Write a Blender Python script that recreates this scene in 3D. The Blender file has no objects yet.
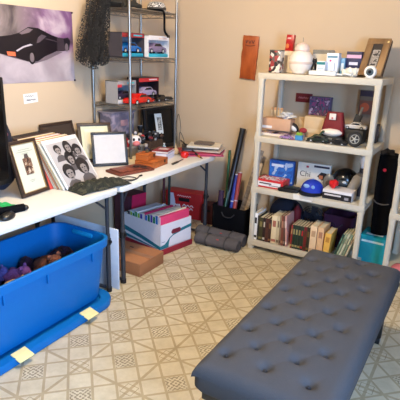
import bpy, bmesh, math, random
from mathutils import Vector, Matrix, noise
random.seed(7)
PI = math.pi
sc = bpy.context.scene
COL = sc.collection

# ------------------------------------------------------------------ materials
_m = {}
def srgb(r, g, b):
    f = lambda c: (c/255/12.92) if c/255 <= .04045 else ((c/255+.055)/1.055)**2.4
    return (f(r), f(g), f(b), 1)
def mat(name, col, rough=.6, metal=0, var=.06, scale=40, bump=0, **kw):
    """procedural material: colour modulated by a fine noise"""
    if name in _m: return _m[name]
    m = bpy.data.materials.new(name); m.use_nodes = True
    nt = m.node_tree; b = nt.nodes['Principled BSDF']
    b.inputs['Roughness'].default_value = rough; b.inputs['Metallic'].default_value = metal
    for k, v in kw.items():
        b.inputs[k.replace('_', ' ')].default_value = v
    c = srgb(*col)
    tc = nt.nodes.new('ShaderNodeTexCoord'); n = nt.nodes.new('ShaderNodeTexNoise')
    n.inputs['Scale'].default_value = scale; n.inputs['Detail'].default_value = 3
    nt.links.new(tc.outputs['Object'], n.inputs['Vector'])
    mx = nt.nodes.new('ShaderNodeMix'); mx.data_type = 'RGBA'
    mx.inputs[6].default_value = tuple(x*(1-var) for x in c[:3])+(1,)
    mx.inputs[7].default_value = tuple(min(1, x*(1+var)) for x in c[:3])+(1,)
    nt.links.new(n.outputs['Fac'], mx.inputs[0]); nt.links.new(mx.outputs[2], b.inputs['Base Color'])
    if bump:
        bp = nt.nodes.new('ShaderNodeBump'); bp.inputs['Strength'].default_value = bump
        bp.inputs['Distance'].default_value = .004
        nt.links.new(n.outputs['Fac'], bp.inputs['Height']); nt.links.new(bp.outputs['Normal'], b.inputs['Normal'])
    _m[name] = m
    return m
def patch(name, cols, scale=20, rough=.6, contrast=True, kind='noise', bump=0):
    """blotchy material: several colours picked by a noise or voronoi field"""
    if name in _m: return _m[name]
    m = bpy.data.materials.new(name); m.use_nodes = True
    nt = m.node_tree; b = nt.nodes['Principled BSDF']; b.inputs['Roughness'].default_value = rough
    tc = nt.nodes.new('ShaderNodeTexCoord')
    if kind == 'noise':
        n = nt.nodes.new('ShaderNodeTexNoise'); n.inputs['Detail'].default_value = 2; out = n.outputs['Fac']
    else:
        n = nt.nodes.new('ShaderNodeTexVoronoi')
        s = nt.nodes.new('ShaderNodeSeparateColor'); nt.links.new(n.outputs['Color'], s.inputs[0]); out = s.outputs[0]
    n.inputs['Scale'].default_value = scale
    nt.links.new(tc.outputs['Object'], n.inputs['Vector'])
    r = nt.nodes.new('ShaderNodeValToRGB'); cr = r.color_ramp
    if contrast: cr.interpolation = 'CONSTANT'
    k = len(cols)
    lo, hi = (.36, .64) if kind == 'noise' else (0, 1)
    while len(cr.elements) < k: cr.elements.new(.5)
    for i, c in enumerate(cols):
        cr.elements[i].position = 0 if i == 0 else lo+(hi-lo)*i/k
        cr.elements[i].color = srgb(*c)
    nt.links.new(out, r.inputs[0]); nt.links.new(r.outputs[0], b.inputs['Base Color'])
    if bump:
        bp = nt.nodes.new('ShaderNodeBump'); bp.inputs['Strength'].default_value = bump; bp.inputs['Distance'].default_value = .006
        nt.links.new(out, bp.inputs['Height']); nt.links.new(bp.outputs['Normal'], b.inputs['Normal'])
    _m[name] = m
    return m
def wood(name, c1, c2, scale=(2, 30, 30), rough=.5):
    if name in _m: return _m[name]
    m = bpy.data.materials.new(name); m.use_nodes = True
    nt = m.node_tree; b = nt.nodes['Principled BSDF']; b.inputs['Roughness'].default_value = rough
    tc = nt.nodes.new('ShaderNodeTexCoord'); mp = nt.nodes.new('ShaderNodeMapping'); mp.inputs['Scale'].default_value = scale
    n = nt.nodes.new('ShaderNodeTexNoise'); n.inputs['Scale'].default_value = 2; n.inputs['Detail'].default_value = 5
    r = nt.nodes.new('ShaderNodeValToRGB'); r.color_ramp.elements[0].position = .35; r.color_ramp.elements[1].position = .65
    r.color_ramp.elements[0].color = srgb(*c1); r.color_ramp.elements[1].color = srgb(*c2)
    nt.links.new(tc.outputs['Object'], mp.inputs[0]); nt.links.new(mp.outputs[0], n.inputs['Vector'])
    nt.links.new(n.outputs['Fac'], r.inputs[0]); nt.links.new(r.outputs[0], b.inputs['Base Color'])
    _m[name] = m
    return m
def C(r, g, b, rough=.6): return mat(f'paint_{r}_{g}_{b}_{int(rough*100)}', (r, g, b), rough)

# ------------------------------------------------------------------ mesh builder
def T(x=0, y=0, z=0, rz=0, rx=0, ry=0):
    return Matrix.Translation((x, y, z)) @ Matrix.Rotation(rz, 4, 'Z') @ Matrix.Rotation(ry, 4, 'Y') @ Matrix.Rotation(rx, 4, 'X')
class MB:
    def __init__(s): s.bm = bmesh.new()
    def _add(s, g, M):
        me = bpy.data.meshes.new('tmp'); g.to_mesh(me); g.free(); me.transform(M) if M else None
        s.bm.from_mesh(me); bpy.data.meshes.remove(me); return s
    def box(s, c, d, M=None, bev=0, seg=2):
        g = bmesh.new(); bmesh.ops.create_cube(g, size=1, matrix=Matrix.Translation(c) @ Matrix.Diagonal((d[0], d[1], d[2], 1)))
        if bev: bmesh.ops.bevel(g, geom=list(g.edges), offset=min(bev, min(d)*.49), segments=seg, profile=.5, affect='EDGES')
        return s._add(g, M)
    def bar(s, p0, p1, r0, r1=None, n=12, M=None, caps=True):
        p0, p1 = Vector(p0), Vector(p1); v = p1-p0; r1 = r0 if r1 is None else r1
        g = bmesh.new(); bmesh.ops.create_cone(g, cap_ends=caps, segments=n, radius1=r0, radius2=r1, depth=v.length)
        R = v.to_track_quat('Z', 'Y').to_matrix().to_4x4()
        bmesh.ops.transform(g, matrix=Matrix.Translation((p0+p1)/2) @ R, verts=g.verts)
        return s._add(g, M)
    def ball(s, c, r, M=None, u=20, v=12, lump=0, seed=0, rot=None):
        if not hasattr(r, '__len__'): r = (r, r, r)
        g = bmesh.new(); bmesh.ops.create_uvsphere(g, u_segments=u, v_segments=v, radius=1)
        if lump:
            for w in g.verts: w.co *= 1+lump*noise.noise(w.co*1.7+Vector((seed, seed*2, 0)))
        MM = Matrix.Translation(c) @ (rot or Matrix.Identity(4)) @ Matrix.Diagonal((r[0], r[1], r[2], 1))
        bmesh.ops.transform(g, matrix=MM, verts=g.verts)
        return s._add(g, M)
    def rings(s, rs, n=8, M=None, cap0=True, cap1=True, seg=6):
        """rs: list of (z, cx, cy, hx, hy, r) rounded rectangles lofted"""
        g = bmesh.new(); prev = None; first = None
        for (z, cx, cy, hx, hy, r) in rs:
            r = min(r, hx, hy); vs = []
            for q, (sx, sy) in enumerate([(1, 1), (-1, 1), (-1, -1), (1, -1)]):
                for k in range(seg+1):
                    a = q*PI/2+k/seg*PI/2
                    vs.append(g.verts.new((cx+sx*(hx-r)+r*math.cos(a), cy+sy*(hy-r)+r*math.sin(a), z)))
            if prev:
                for i in range(len(vs)):
                    j = (i+1) % len(vs); g.faces.new((prev[i], prev[j], vs[j], vs[i]))
            else: first = vs
            prev = vs
        if cap0: g.faces.new(list(reversed(first)))
        if cap1: g.faces.new(prev)
        return s._add(g, M)
    def lathe(s, prof, c=(0, 0, 0), n=24, M=None):
        g = bmesh.new(); prev = None
        for (r, z) in prof:
            vs = [g.verts.new((c[0]+r*math.cos(2*PI*k/n), c[1]+r*math.sin(2*PI*k/n), c[2]+z)) for k in range(n)]
            if prev:
                for i in range(n): g.faces.new((prev[i], prev[(i+1) % n], vs[(i+1) % n], vs[i]))
            else: g.faces.new(list(reversed(vs)))
            prev = vs
        g.faces.new(prev)
        return s._add(g, M)
    def prism(s, pts, t, M=None, bev=0):
        """polygon in local XZ extruded from y=0 to y=t"""
        g = bmesh.new(); a = [g.verts.new((x, 0, z)) for x, z in pts]; b = [g.verts.new((x, t, z)) for x, z in pts]
        n = len(pts); g.faces.new(a); g.faces.new(list(reversed(b)))
        for i in range(n): g.faces.new((a[i], b[i], b[(i+1) % n], a[(i+1) % n]))
        bmesh.ops.recalc_face_normals(g, faces=g.faces)
        if bev: bmesh.ops.bevel(g, geom=list(g.edges), offset=bev, segments=2, profile=.5, affect='EDGES')
        return s._add(g, M)
    def tube(s, pts, r, n=8, M=None, closed=False):
        pts = [Vector(p) for p in pts]
        # smooth with catmull
        q = []
        for i in range(len(pts)-1):
            p0 = pts[max(i-1, 0)]; p1 = pts[i]; p2 = pts[i+1]; p3 = pts[min(i+2, len(pts)-1)]
            for k in range(6):
                t = k/6; q.append(.5*((2*p1)+(p2-p0)*t+(2*p0-5*p1+4*p2-p3)*t*t+(-p0+3*p1-3*p2+p3)*t**3))
        q.append(pts[-1])
        g = bmesh.new(); prev = None
        for i, p in enumerate(q):
            d = (q[min(i+1, len(q)-1)]-q[max(i-1, 0)]).normalized()
            R = d.to_track_quat('Z', 'Y').to_matrix()
            vs = [g.verts.new(p+R @ Vector((r*math.cos(2*PI*k/n), r*math.sin(2*PI*k/n), 0))) for k in range(n)]
            if prev:
                # align to nearest to avoid twist
                o = min(range(n), key=lambda o: (vs[o].co-prev[0].co).length)
                vs = vs[o:]+vs[:o]
                for k in range(n): g.faces.new((prev[k], prev[(k+1) % n], vs[(k+1) % n], vs[k]))
            else: g.faces.new(list(reversed(vs)))
            prev = vs
        g.faces.new(prev)
        return s._add(g, M)
    def sheet(s, fn, nu, nv, thick=.002, M=None):
        g = bmesh.new(); V = [[g.verts.new(fn(i/nu, j/nv)) for j in range(nv+1)] for i in range(nu+1)]
        for i in range(nu):
            for j in range(nv): g.faces.new((V[i][j], V[i+1][j], V[i+1][j+1], V[i][j+1]))
        bmesh.ops.recalc_face_normals(g, faces=g.faces)
        if thick: bmesh.ops.solidify(g, geom=list(g.faces), thickness=thick)
        return s._add(g, M)
    def build(s, name, material, parent=None, smooth=True, M=None):
        me = bpy.data.meshes.new(name); bmesh.ops.recalc_face_normals(s.bm, faces=s.bm.faces)
        s.bm.to_mesh(me); s.bm.free()
        if M: me.transform(M)
        me.materials.append(material)
        if smooth:
            me.shade_smooth()
            try: me.set_sharp_from_angle(angle=math.radians(38))
            except Exception: pass
        o = bpy.data.objects.new(name, me); COL.objects.link(o)
        if parent: o.parent = parent
        return o
def tag(o, label, cat, group=None, kind=None):
    if label: o['label'] = label
    if cat: o['category'] = cat
    if group: o['group'] = group
    if kind: o['kind'] = kind
    return o
def thing(name, label, cat, loc=(0, 0, 0), rz=0, group=None, lean=0):
    o = bpy.data.objects.new(name, None); COL.objects.link(o); o.empty_display_size = .02
    o.location = loc; o.rotation_euler = (-lean, 0, rz)
    return tag(o, label, cat, group)
def solo(mb, name, m, label, cat, loc=(0, 0, 0), rz=0, group=None, lean=0, rx=None, ry=0, smooth=True):
    o = mb.build(name, m, smooth=smooth); o.location = loc; o.rotation_euler = (-lean if rx is None else rx, ry, rz)
    return tag(o, label, cat, group)
def struct(mb, name, m, smooth=False):
    o = mb.build(name, m, smooth=smooth); o['kind'] = 'structure'; return o
def text(body, size, m, parent, loc, rot=(PI/2, 0, 0), name='lettering', ext=.0004, sx=1):
    cu = bpy.data.curves.new('t', 'FONT'); cu.body = body; cu.size = size; cu.extrude = ext
    cu.align_x = 'CENTER'; cu.align_y = 'CENTER'
    o = bpy.data.objects.new('t', cu); COL.objects.link(o)
    bpy.context.view_layer.update()
    me = bpy.data.meshes.new_from_object(o.evaluated_get(bpy.context.evaluated_depsgraph_get()))
    bpy.data.objects.remove(o); bpy.data.curves.remove(cu)
    me.materials.clear(); me.materials.append(m)
    me.transform(Matrix.Diagonal((sx, 1, 1, 1)))
    t = bpy.data.objects.new(name, me); COL.objects.link(t); t.parent = parent; t.location = loc; t.rotation_euler = rot
    return t

def squiggle(parent, m, w, h, M, k=6, r_=.0012, seed=0, name='printed_line'):
    rr = random.Random(seed)
    return MB().tube([(-w/2+w*i/(2*k), 0, (h/2 if i % 2 else -h/2)*rr.uniform(.5, 1)) for i in range(2*k+1)], r_, n=5, M=M).build(name, m, parent)
# ------------------------------------------------------------------ camera
cam_d = bpy.data.cameras.new('camera'); cam = bpy.data.objects.new('camera', cam_d); COL.objects.link(cam); sc.camera = cam
cam_d.sensor_width = 36; cam_d.lens = 474.66/400*36
ya, pi_, ro = .5309, .3033, .0329
F = Vector((-math.sin(ya)*math.cos(pi_), math.cos(ya)*math.cos(pi_), -math.sin(pi_)))
Rt = Vector((math.cos(ya), math.sin(ya), 0)); U = Rt.cross(F)
R2 = math.cos(ro)*Rt+math.sin(ro)*U; U2 = -math.sin(ro)*Rt+math.cos(ro)*U
Mx = Matrix((R2, U2, -F)).transposed().to_4x4(); Mx.translation = (2.4295, -3.7613, 1.5136)
cam.matrix_world = Mx
cam_d.clip_start = .05

# ------------------------------------------------------------------ room
WX, EX, SY, CH = -.21, 3.5, -5.2, 2.44
wall_m = mat('warm_tan_wall_paint', (208, 183, 150), .85, var=.03, scale=3, bump=.05)
wall_d = mat('low_bounce_wall_brown', (128, 108, 92), .85)  # unseen front and right walls, darkened to cut bounced fill light
struct(MB().box((WX-.05, SY/2, CH/2), (.1, -SY+.2, CH)), 'wall_left', wall_m)
struct(MB().box(((WX+EX)/2, .05, CH/2), (EX-WX+.2, .1, CH)), 'wall_back', wall_m)
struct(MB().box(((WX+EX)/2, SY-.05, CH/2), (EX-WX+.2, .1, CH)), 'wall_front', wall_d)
# right wall with the window opening
wy0, wy1, wz0, wz1 = -4.3, -2.7, .85, 2.05
w = MB()
w.box((EX+.05, (wy1)/2, CH/2), (.1, -wy1, CH)); w.box((EX+.05, (wy0+SY)/2, CH/2), (.1, wy0-SY, CH))
w.box((EX+.05, (wy0+wy1)/2, wz0/2), (.1, wy1-wy0, wz0)); w.box((EX+.05, (wy0+wy1)/2, (wz1+CH)/2), (.1, wy1-wy0, CH-wz1))
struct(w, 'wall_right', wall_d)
w = MB()
for yy in (wy0+.02, (wy0+wy1)/2, wy1-.02): w.box((EX+.04, yy, (wz0+wz1)/2), (.05, .04, wz1-wz0))
for zz in (wz0+.02, wz1-.02): w.box((EX+.04, (wy0+wy1)/2, zz), (.05, wy1-wy0, .04))
struct(w, 'window_1', C(235, 235, 232))
struct(MB().box(((WX+EX)/2, SY/2, CH+.05), (EX-WX+.2, -SY+.2, .1)), 'ceiling', mat('ceiling_white', (190, 184, 176), .9))  # unseen ceiling, toned down with those walls for less bounce

# floor: vinyl sheet with a diagonal tile print
def vinyl():
    m = bpy.data.materials.new('patterned_vinyl_floor'); m.use_nodes = True
    nt = m.node_tree; N = nt.nodes; L = nt.links; b = N['Principled BSDF']
    tc = N.new('ShaderNodeTexCoord'); sp = N.new('ShaderNodeSeparateXYZ'); L.new(tc.outputs['Object'], sp.inputs[0])
    def mt(op, a, b2=None, c=None):
        n = N.new('ShaderNodeMath'); n.operation = op
        for i, v in enumerate((a, b2, c)):
            if v is None: continue
            if isinstance(v, (int, float)): n.inputs[i].default_value = v
            else: L.new(v, n.inputs[i])
        return n.outputs[0]
    def mixc(f, a, c):
        n = N.new('ShaderNodeMix'); n.data_type = 'RGBA'; L.new(f, n.inputs[0])
        for i, v in ((6, a), (7, c)):
            if isinstance(v, tuple): n.inputs[i].default_value = v
            else: L.new(v, n.inputs[i])
        return n.outputs[2]
    P = .3128; s = P/math.sqrt(2); h = s/2
    X = mt('SUBTRACT', sp.outputs[0], .7682); Y = mt('SUBTRACT', sp.outputs[1], -2.1677)
    a = mt('MULTIPLY', mt('ADD', X, Y), 1/math.sqrt(2)); c = mt('MULTIPLY', mt('SUBTRACT', Y, X), 1/math.sqrt(2))
    def tri(v, per, off=0):   # distance to nearest multiple of per, shifted
        return mt('ABSOLUTE', mt('SUBTRACT', mt('FLOORED_MODULO', mt('ADD', v, per/2+off), per), per/2))
    da, dc = tri(a, h, h/2), tri(c, h, h/2)        # distance to the band lines
    band = mt('LESS_THAN', mt('MINIMUM', da, dc), .0062)
    diag = mt('LESS_THAN', mt('MINIMUM', tri(X, P, P/2), tri(Y, P, P/2)), .0075)
    # cell centres
    ca, cc = tri(a, s), tri(c, s)                  # distance to multiples of s (cell holding a motif)
    incell = mt('LESS_THAN', mt('MAXIMUM', ca, cc), h/2-.008)
    ia = mt('ROUND', mt('DIVIDE', a, s)); ic = mt('ROUND', mt('DIVIDE', c, s))
    par = mt('LESS_THAN', mt('FLOORED_MODULO', mt('ADD', mt('ADD', ia, ic), .5), 2), 1)
    orn = mt('MULTIPLY', incell, par)
    exx = mt('MULTIPLY', incell, mt('SUBTRACT', 1, par))
    k = 2*PI/(h*.21)
    w1 = mt('MULTIPLY', mt('COSINE', mt('MULTIPLY', ca, k)), mt('COSINE', mt('MULTIPLY', cc, k)))
    rad = mt('SQRT', mt('ADD', mt('MULTIPLY', ca, ca), mt('MULTIPLY', cc, cc)))
    w2 = mt('COSINE', mt('MULTIPLY', rad, 2*PI/.021))
    nz = N.new('ShaderNodeTexNoise'); nz.inputs['Scale'].default_value = 190; L.new(tc.outputs['Object'], nz.inputs['Vector'])
    dots = mt('GREATER_THAN', mt('ADD', mt('ADD', w1, mt('MULTIPLY', w2, .35)), mt('MULTIPLY', nz.outputs['Fac'], 1.6)), .95)
    dots = mt('MULTIPLY', dots, orn)
    # X cells: a thin diamond and border
    dm = mt('ABSOLUTE', mt('SUBTRACT', mt('ADD', ca, cc), h*.40))
    xl = mt('MULTIPLY', mt('LESS_THAN', dm, .0025), exx)
    bd = mt('MULTIPLY', mt('LESS_THAN', mt('ABSOLUTE', mt('SUBTRACT', mt('MAXIMUM', ca, cc), h/2-.012)), .0018), incell)
    n2 = N.new('ShaderNodeTexNoise'); n2.inputs['Scale'].default_value = 9; n2.inputs['Detail'].default_value = 6
    n2.inputs['Roughness'].default_value = .7; L.new(tc.outputs['Object'], n2.inputs['Vector'])
    n3 = N.new('ShaderNodeTexNoise'); n3.inputs['Scale'].default_value = 1.3; L.new(tc.outputs['Object'], n3.inputs['Vector'])
    base = mixc(n2.outputs['Fac'], srgb(168, 152, 120), srgb(232, 218, 184))
    bandc = mixc(n2.outputs['Fac'], srgb(146, 126, 90), srgb(198, 178, 140))
    col = mixc(band, base, bandc); col = mixc(diag, col, bandc)
    col = mixc(mt('MULTIPLY', xl, .7), col, srgb(130, 106, 68)); col = mixc(mt('MULTIPLY', bd, .25), col, srgb(140, 118, 80))
    col = mixc(mt('MULTIPLY', dots, .68), col, srgb(100, 78, 46))
    L.new(col, b.inputs['Base Color'])
    b.inputs['Roughness'].default_value = .42
    bp = N.new('ShaderNodeBump'); bp.inputs['Strength'].default_value = .15; bp.inputs['Distance'].default_value = .002
    L.new(n2.outputs['Fac'], bp.inputs['Height']); L.new(bp.outputs['Normal'], b.inputs['Normal'])
    return m
struct(MB().box(((WX+EX)/2, SY/2, -.05), (EX-WX+.2, -SY+.2, .1)), 'floor', vinyl())

# ceiling lamp
lamp = thing('ceiling_lamp', 'round frosted glass ceiling lamp fixed to the middle of the ceiling', 'lamp', (1.15, -1.95, CH))
glow = bpy.data.materials.new('lit_frosted_glass'); glow.use_nodes = True
g = glow.node_tree.nodes['Principled BSDF']; g.inputs['Emission Color'].default_value = (1, .80, .56, 1); g.inputs['Emission Strength'].default_value = 9
MB().lathe([(.17, 0), (.17, -.02), (.16, -.02)]).build('base_plate', C(230, 225, 215), lamp)
MB().lathe([(.15, -.02), (.15, -.035), (.13, -.06), (.08, -.078), (.02, -.085)]).build('lamp_shade', glow, lamp)
ld = bpy.data.lights.new('ceiling_light', 'POINT'); ld.energy = 88; ld.color = (1, .81, .56); ld.shadow_soft_size = .1
lo = bpy.data.objects.new('ceiling_light', ld); COL.objects.link(lo); lo.location = (1.15, -1.95, CH-.17)
# daylight through the window
ad = bpy.data.lights.new('window_daylight', 'AREA'); ad.shape = 'RECTANGLE'; ad.size = wz1-wz0; ad.size_y = wy1-wy0; ad.energy = 185; ad.color = (.34, .57, 1)
ao = bpy.data.objects.new('window_daylight', ad); COL.objects.link(ao); ao.location = (EX+.12, (wy0+wy1)/2, (wz0+wz1)/2); ao.rotation_euler = (0, PI/2, 0)
wd = bpy.data.worlds.new('sky'); sc.world = wd; wd.use_nodes = True
nt = wd.node_tree; bg = nt.nodes['Background']
st = nt.nodes.new('ShaderNodeTexSky'); st.sky_type = 'HOSEK_WILKIE'; st.sun_direction = (.3, -.6, .7)
nt.links.new(st.outputs[0], bg.inputs[0]); bg.inputs[1].default_value = .6
sc.view_settings.view_transform = 'Standard'; sc.view_settings.look = 'None'; sc.view_settings.exposure = 0.34; sc.view_settings.gamma = 1
sc.cycles.max_bounces = 6; sc.cycles.use_denoising = True; sc.cycles.sample_clamp_indirect = 5

# common materials
white_pl = mat('white_plastic', (232, 230, 224), .45)
black_pl = mat('black_plastic', (18, 18, 20), .4)
black_fab = mat('black_fabric', (12, 12, 15), .95, var=.2, Specular_IOR_Level=.1)
grey_metal = mat('grey_painted_steel', (62, 64, 70), .4, .4)
chrome = mat('dull_chrome_wire', (150, 146, 138), .28, .85)
paper = mat('white_paper', (232, 228, 218), .8)
cream = mat('cream_card', (222, 212, 186), .8)
TZ = .70

# ------------------------------------------------------------------ ottoman
def ottoman():
    x0, x1, y0, y1, H = 1.692, 2.20, -2.53, -1.225, .455
    r = thing('tufted_ottoman', 'long grey button-tufted ottoman bench on dark legs in the foreground', 'ottoman', (0, 0, 0))
    btn = []
    for i in range(12):
        y = -2.40+i*.1
        for x in ((1.765, 1.923, 2.082) if i % 2 == 0 else (1.844, 2.004)): btn.append((x, y))
    fab = mat('grey_woven_upholstery', (70, 69, 70), .9, var=.12, scale=260, bump=.25, Specular_IOR_Level=.2)
    nx, ny = 74, 176
    W_, L_ = x1-x0, y1-y0; cx, cy = (x0+x1)/2, (y0+y1)/2
    def f(u, v):
        # inner 0.1..0.9 = top, outer = rounded side wrap
        def ax(t, half):
            e = .045; k = t*2-1; s_ = 1 if k > 0 else -1; k = abs(k)
            flat = .88
            if k <= flat: return s_*(k/flat)*(half-e), 0
            a = (k-flat)/(1-flat)*PI/2
            return s_*(half-e+e*math.sin(a)), e*(1-math.cos(a))
        x, dx = ax(u, W_/2); y, dy = ax(v, L_/2)
        z = H-max(dx, dy)-.3*min(dx, dy)
        px_, py_ = cx+x, cy+y
        d = 0
        for bx, by in btn:
            q = (px_-bx)**2+(py_-by)**2
            if q < .02: d += .024*math.exp(-q/.00040)+.008*math.exp(-q/.0022)
        # gentle crown and diagonal pleats between buttons
        z += .010*(1-(x/(W_/2))**2)*(1-(abs(y)/(L_/2))**6)
        A, B = (px_-1.765)/.158, (py_+2.40)/.2
        pl = min(abs(((A+B) % 1)-.5), abs(((A-B) % 1)-.5))
        edge = max(0, 1-max(abs(x)/(W_/2-.07), abs(y)/(L_/2-.08))**8) if abs(x) < W_/2-.07 and abs(y) < L_/2-.08 else 0
        z -= .0022*math.exp(-((.5-max(abs(((A+B) % 1)-.5), abs(((A-B) % 1)-.5)))/.06)**2)*edge
        return (px_, py_, z-d)
    b = MB(); b.sheet(f, nx, ny, thick=0)
    o = b.build('cushion', fab, r)
    s_ = MB(); s_.rings([(.338, cx, cy, W_/2-.03, L_/2-.03, .03), (.342, cx, cy, W_/2-.012, L_/2-.012, .035), (.36, cx, cy, W_/2, L_/2, .04), (H-.044, cx, cy, W_/2, L_/2, .04)], cap1=False)
    s_.build('upholstered_base', fab, r)
    MB().box((cx, cy, .318), (W_-.06, L_-.06, .042), bev=.004).build('bench_frame', mat('black_wood', (22, 18, 16), .4), r)
    for (bx, by) in btn:
        m = MB().ball((bx, by, H-.017), (.0075, .0075, .004), u=12, v=8); m.build('button', mat('dark_grey_button', (38, 40, 46), .8), r)
    for (lx, ly) in ((x0+.06, y0+.06), (x1-.06, y0+.06), (x0+.06, y1-.06), (x1-.06, y1-.06)):
        MB().box((0, 0, .172), (.036, .036, .255), bev=.004).build('leg', mat('black_wood', (22, 18, 16), .4), r).location = (lx, ly, 0)
        cst = MB().bar((-.012, 0, .022), (.012, 0, .022), .021, n=20); c = cst.build('caster', mat('black_rubber', (20, 20, 20), .6), r); c.location = (lx, ly, 0)
        MB().box((.016, 0, .03), (.004, .018, .03), bev=.001).build('caster_plate', mat('pale_steel', (205, 200, 190), .3, .6), c)
ottoman()

# ------------------------------------------------------------------ folding tables
def table(label, y0, y1, loc_legs):
    x0, x1 = -.195, .588
    r = thing('folding_table', label, 'table', ((x0+x1)/2, (y0+y1)/2, 0))
    ox, oy = (x0+x1)/2, (y0+y1)/2
    hx, hy = (x1-x0)/2, (y1-y0)/2
    MB().rings([(TZ-.042, 0, 0, hx-.012, hy-.012, .03), (TZ-.036, 0, 0, hx-.003, hy-.003, .035), (TZ-.010, 0, 0, hx, hy, .035), (TZ-.003, 0, 0, hx-.003, hy-.003, .033), (TZ, 0, 0, hx-.009, hy-.009, .03)]
               ).build('tabletop', mat('white_moulded_plastic', (222, 218, 208), .4, bump=.05, scale=300), r)
    MB().box((0, 0, TZ-.055), (2*hx-.14, .03, .025)).box((hx-.09, 0, TZ-.056), (.025, 2*hy-.1, .028)).box((-hx+.09, 0, TZ-.056), (.025, 2*hy-.1, .028)).build('under_frame', grey_metal, r)
    for yy in loc_legs:
        for xx in (.528, -.12):
            lg = MB().bar((0, 0, .34), (0, 0, TZ-.045), .0125).bar((0, 0, .012), (0, 0, .40), .0155).build('leg', grey_metal, r)
            lg.location = (xx-ox, yy-oy, 0)
            MB().bar((0, 0, .0), (0, 0, .03), .019).build('rubber_foot', black_pl, lg)
            MB().bar((0, 0, .33), (0, 0, .37), .02).box((.018, 0, .35), (.02, .02, .02), bev=.004).build('locking_collar', black_pl, lg)
        MB().bar((-.12-ox, yy-oy, .02), (.528-ox, yy-oy, .02), .011).build('crossbar', grey_metal, r)
        MB().bar((.528-ox, yy-oy, TZ-.14), (.50-ox, yy-oy+(.10 if yy == loc_legs[0] else -.10), TZ-.05), .007).build('brace', grey_metal, r)
    return r
table('white plastic folding table at the left, standing over the blue storage bin', -3.20, -1.60, [-3.05, -1.655])
table('white plastic folding table carrying the wire rack, its legs either side of the cardboard box', -1.585, -.38, [-1.51, -.43])

# ------------------------------------------------------------------ blue bin and lid
blue = mat('blue_polypropylene', (0, 104, 172), .5, var=.03, Specular_IOR_Level=.3)
bt = thing('storage_bin', 'large open blue plastic storage bin filled with stuffed toys under the table edge', 'bin', (.405, -2.235, .05))
H = .385
o_ = [(0, 0, 0, .185, .445, .07), (.02, 0, 0, .192, .455, .08), (H-.05, 0, 0, .222, .49, .09), (H-.045, 0, 0, .236, .505, .09), (H, 0, 0, .238, .507, .09), (H+.004, 0, 0, .234, .503, .09),
      (H+.002, 0, 0, .222, .491, .085), (H-.045, 0, 0, .215, .483, .085), (.03, 0, 0, .186, .448, .075), (.012, 0, 0, .17, .43, .07)]
MB().rings(o_).build('tub', blue, bt)
for yy in (-.27, .0, .33):
    MB().box((.227, yy, H-.075), (.012, .009, .055), bev=.002).build('moulded_rib', blue, bt)
for yy in (-.16, -.13, -.10, .20, .23, .26): MB().box((-.216, yy, H-.10), (.010, .009, .055), bev=.002).build('moulded_rib', blue, bt)
MB().box((0, .5, H-.03), (.17, .05, .03), bev=.012).box((-.08, .505, H-.06), (.012, .03, .06), bev=.004).box((.08, .505, H-.06), (.012, .03, .06), bev=.004).build('handle', mat('highlight_blue_plastic', (20, 150, 200), .35), bt)  # handle colour lightened to carry the highlight near the far rim
ld_ = thing('bin_lid', 'flat blue lid with pale yellow latches lying under the blue storage bin', 'lid', (.395, -2.27, 0))
MB().rings([(0, 0, 0, .262, .53, .11), (.004, 0, 0, .272, .542, .12), (.035, 0, 0, .276, .546, .12), (.048, 0, 0, .272, .542, .12), (.048, 0, 0, .225, .49, .09), (.03, 0, 0, .22, .485, .09)]).build('lid_panel', blue, ld_)
for yy in (-.185, .285):
    l = MB().box((0, 0, 0), (.075, .088, .008), M=T(.272, yy, .044, ry=.25), bev=.003).build('latch', mat('pale_yellow_plastic', (238, 222, 150), .5), ld_)


# stuffed toys in the bin
def plush(c, s, col, label, rz=0, seed=0, muz=None, name='stuffed_toy'):
    fur = mat('plush_'+'_'.join(map(str, col)), col, .95, var=.3, scale=120, bump=.8)
    r = thing(name, label, 'stuffed toy', c, rz)
    MB().ball((0, 0, 0), (s, s*.95, s*.85), lump=.25, seed=seed).build('body', fur, r)
    MB().ball((s*.8, s*.1, s*.55), (s*.62, s*.6, s*.58), lump=.15, seed=seed+3).build('head', fur, r)
    for q in (-1, 1): MB().ball((s*.75, s*.1+q*s*.45, s*1.05), (s*.16, s*.2, s*.22)).build('ear', fur, r)
    for q in (-1, 1): MB().ball((s*.5, q*s*.75, s*.05), (s*.45, s*.26, s*.24), lump=.1).build('arm', fur, r)
    MB().ball((s*1.32, s*.1, s*.5), (s*.2, s*.22, s*.18)).build('muzzle', mat('muzzle_%d' % seed, muz or tuple(min(255, x+50) for x in col), .9), r)
    return r
fill = MB()
def fb(u, v):
    x = -.17+u*.34; y = -.43+v*.86
    return (x, y, -.0+.05*noise.noise(Vector((x*9, y*9, 2)))+.20+.05*noise.noise(Vector((x*22, y*22, 5))))
fill.sheet(fb, 24, 50, thick=.03)
f_ = fill.build('soft_toys_heap', patch('heap_of_plush_colours', [(40, 22, 30), (60, 34, 60), (32, 18, 16), (80, 50, 52), (22, 20, 40)], 14, .95, contrast=False, bump=.6))
f_.location = (.405, -2.235, .05); tag(f_, 'dark heap of soft toys deep inside the blue storage bin', 'stuffed toys', kind='stuff')
plush((.47, -2.10, .335), .072, (104, 58, 38), 'round brown plush toy resting at the right of the toys in the blue bin', 0, 1)
plush((.43, -2.28, .33), .058, (116, 66, 122), 'purple plush toy in the middle of the blue bin', .5, 2, (160, 60, 120))
plush((.52, -2.21, .325), .030, (196, 120, 128), 'small pink plush toy between the purple and brown toys in the blue bin', 0, 3)
plush((.53, -2.37, .335), .052, (196, 156, 108), 'tan plush toy at the left edge of the picture in the blue bin', .3, 4)
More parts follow.
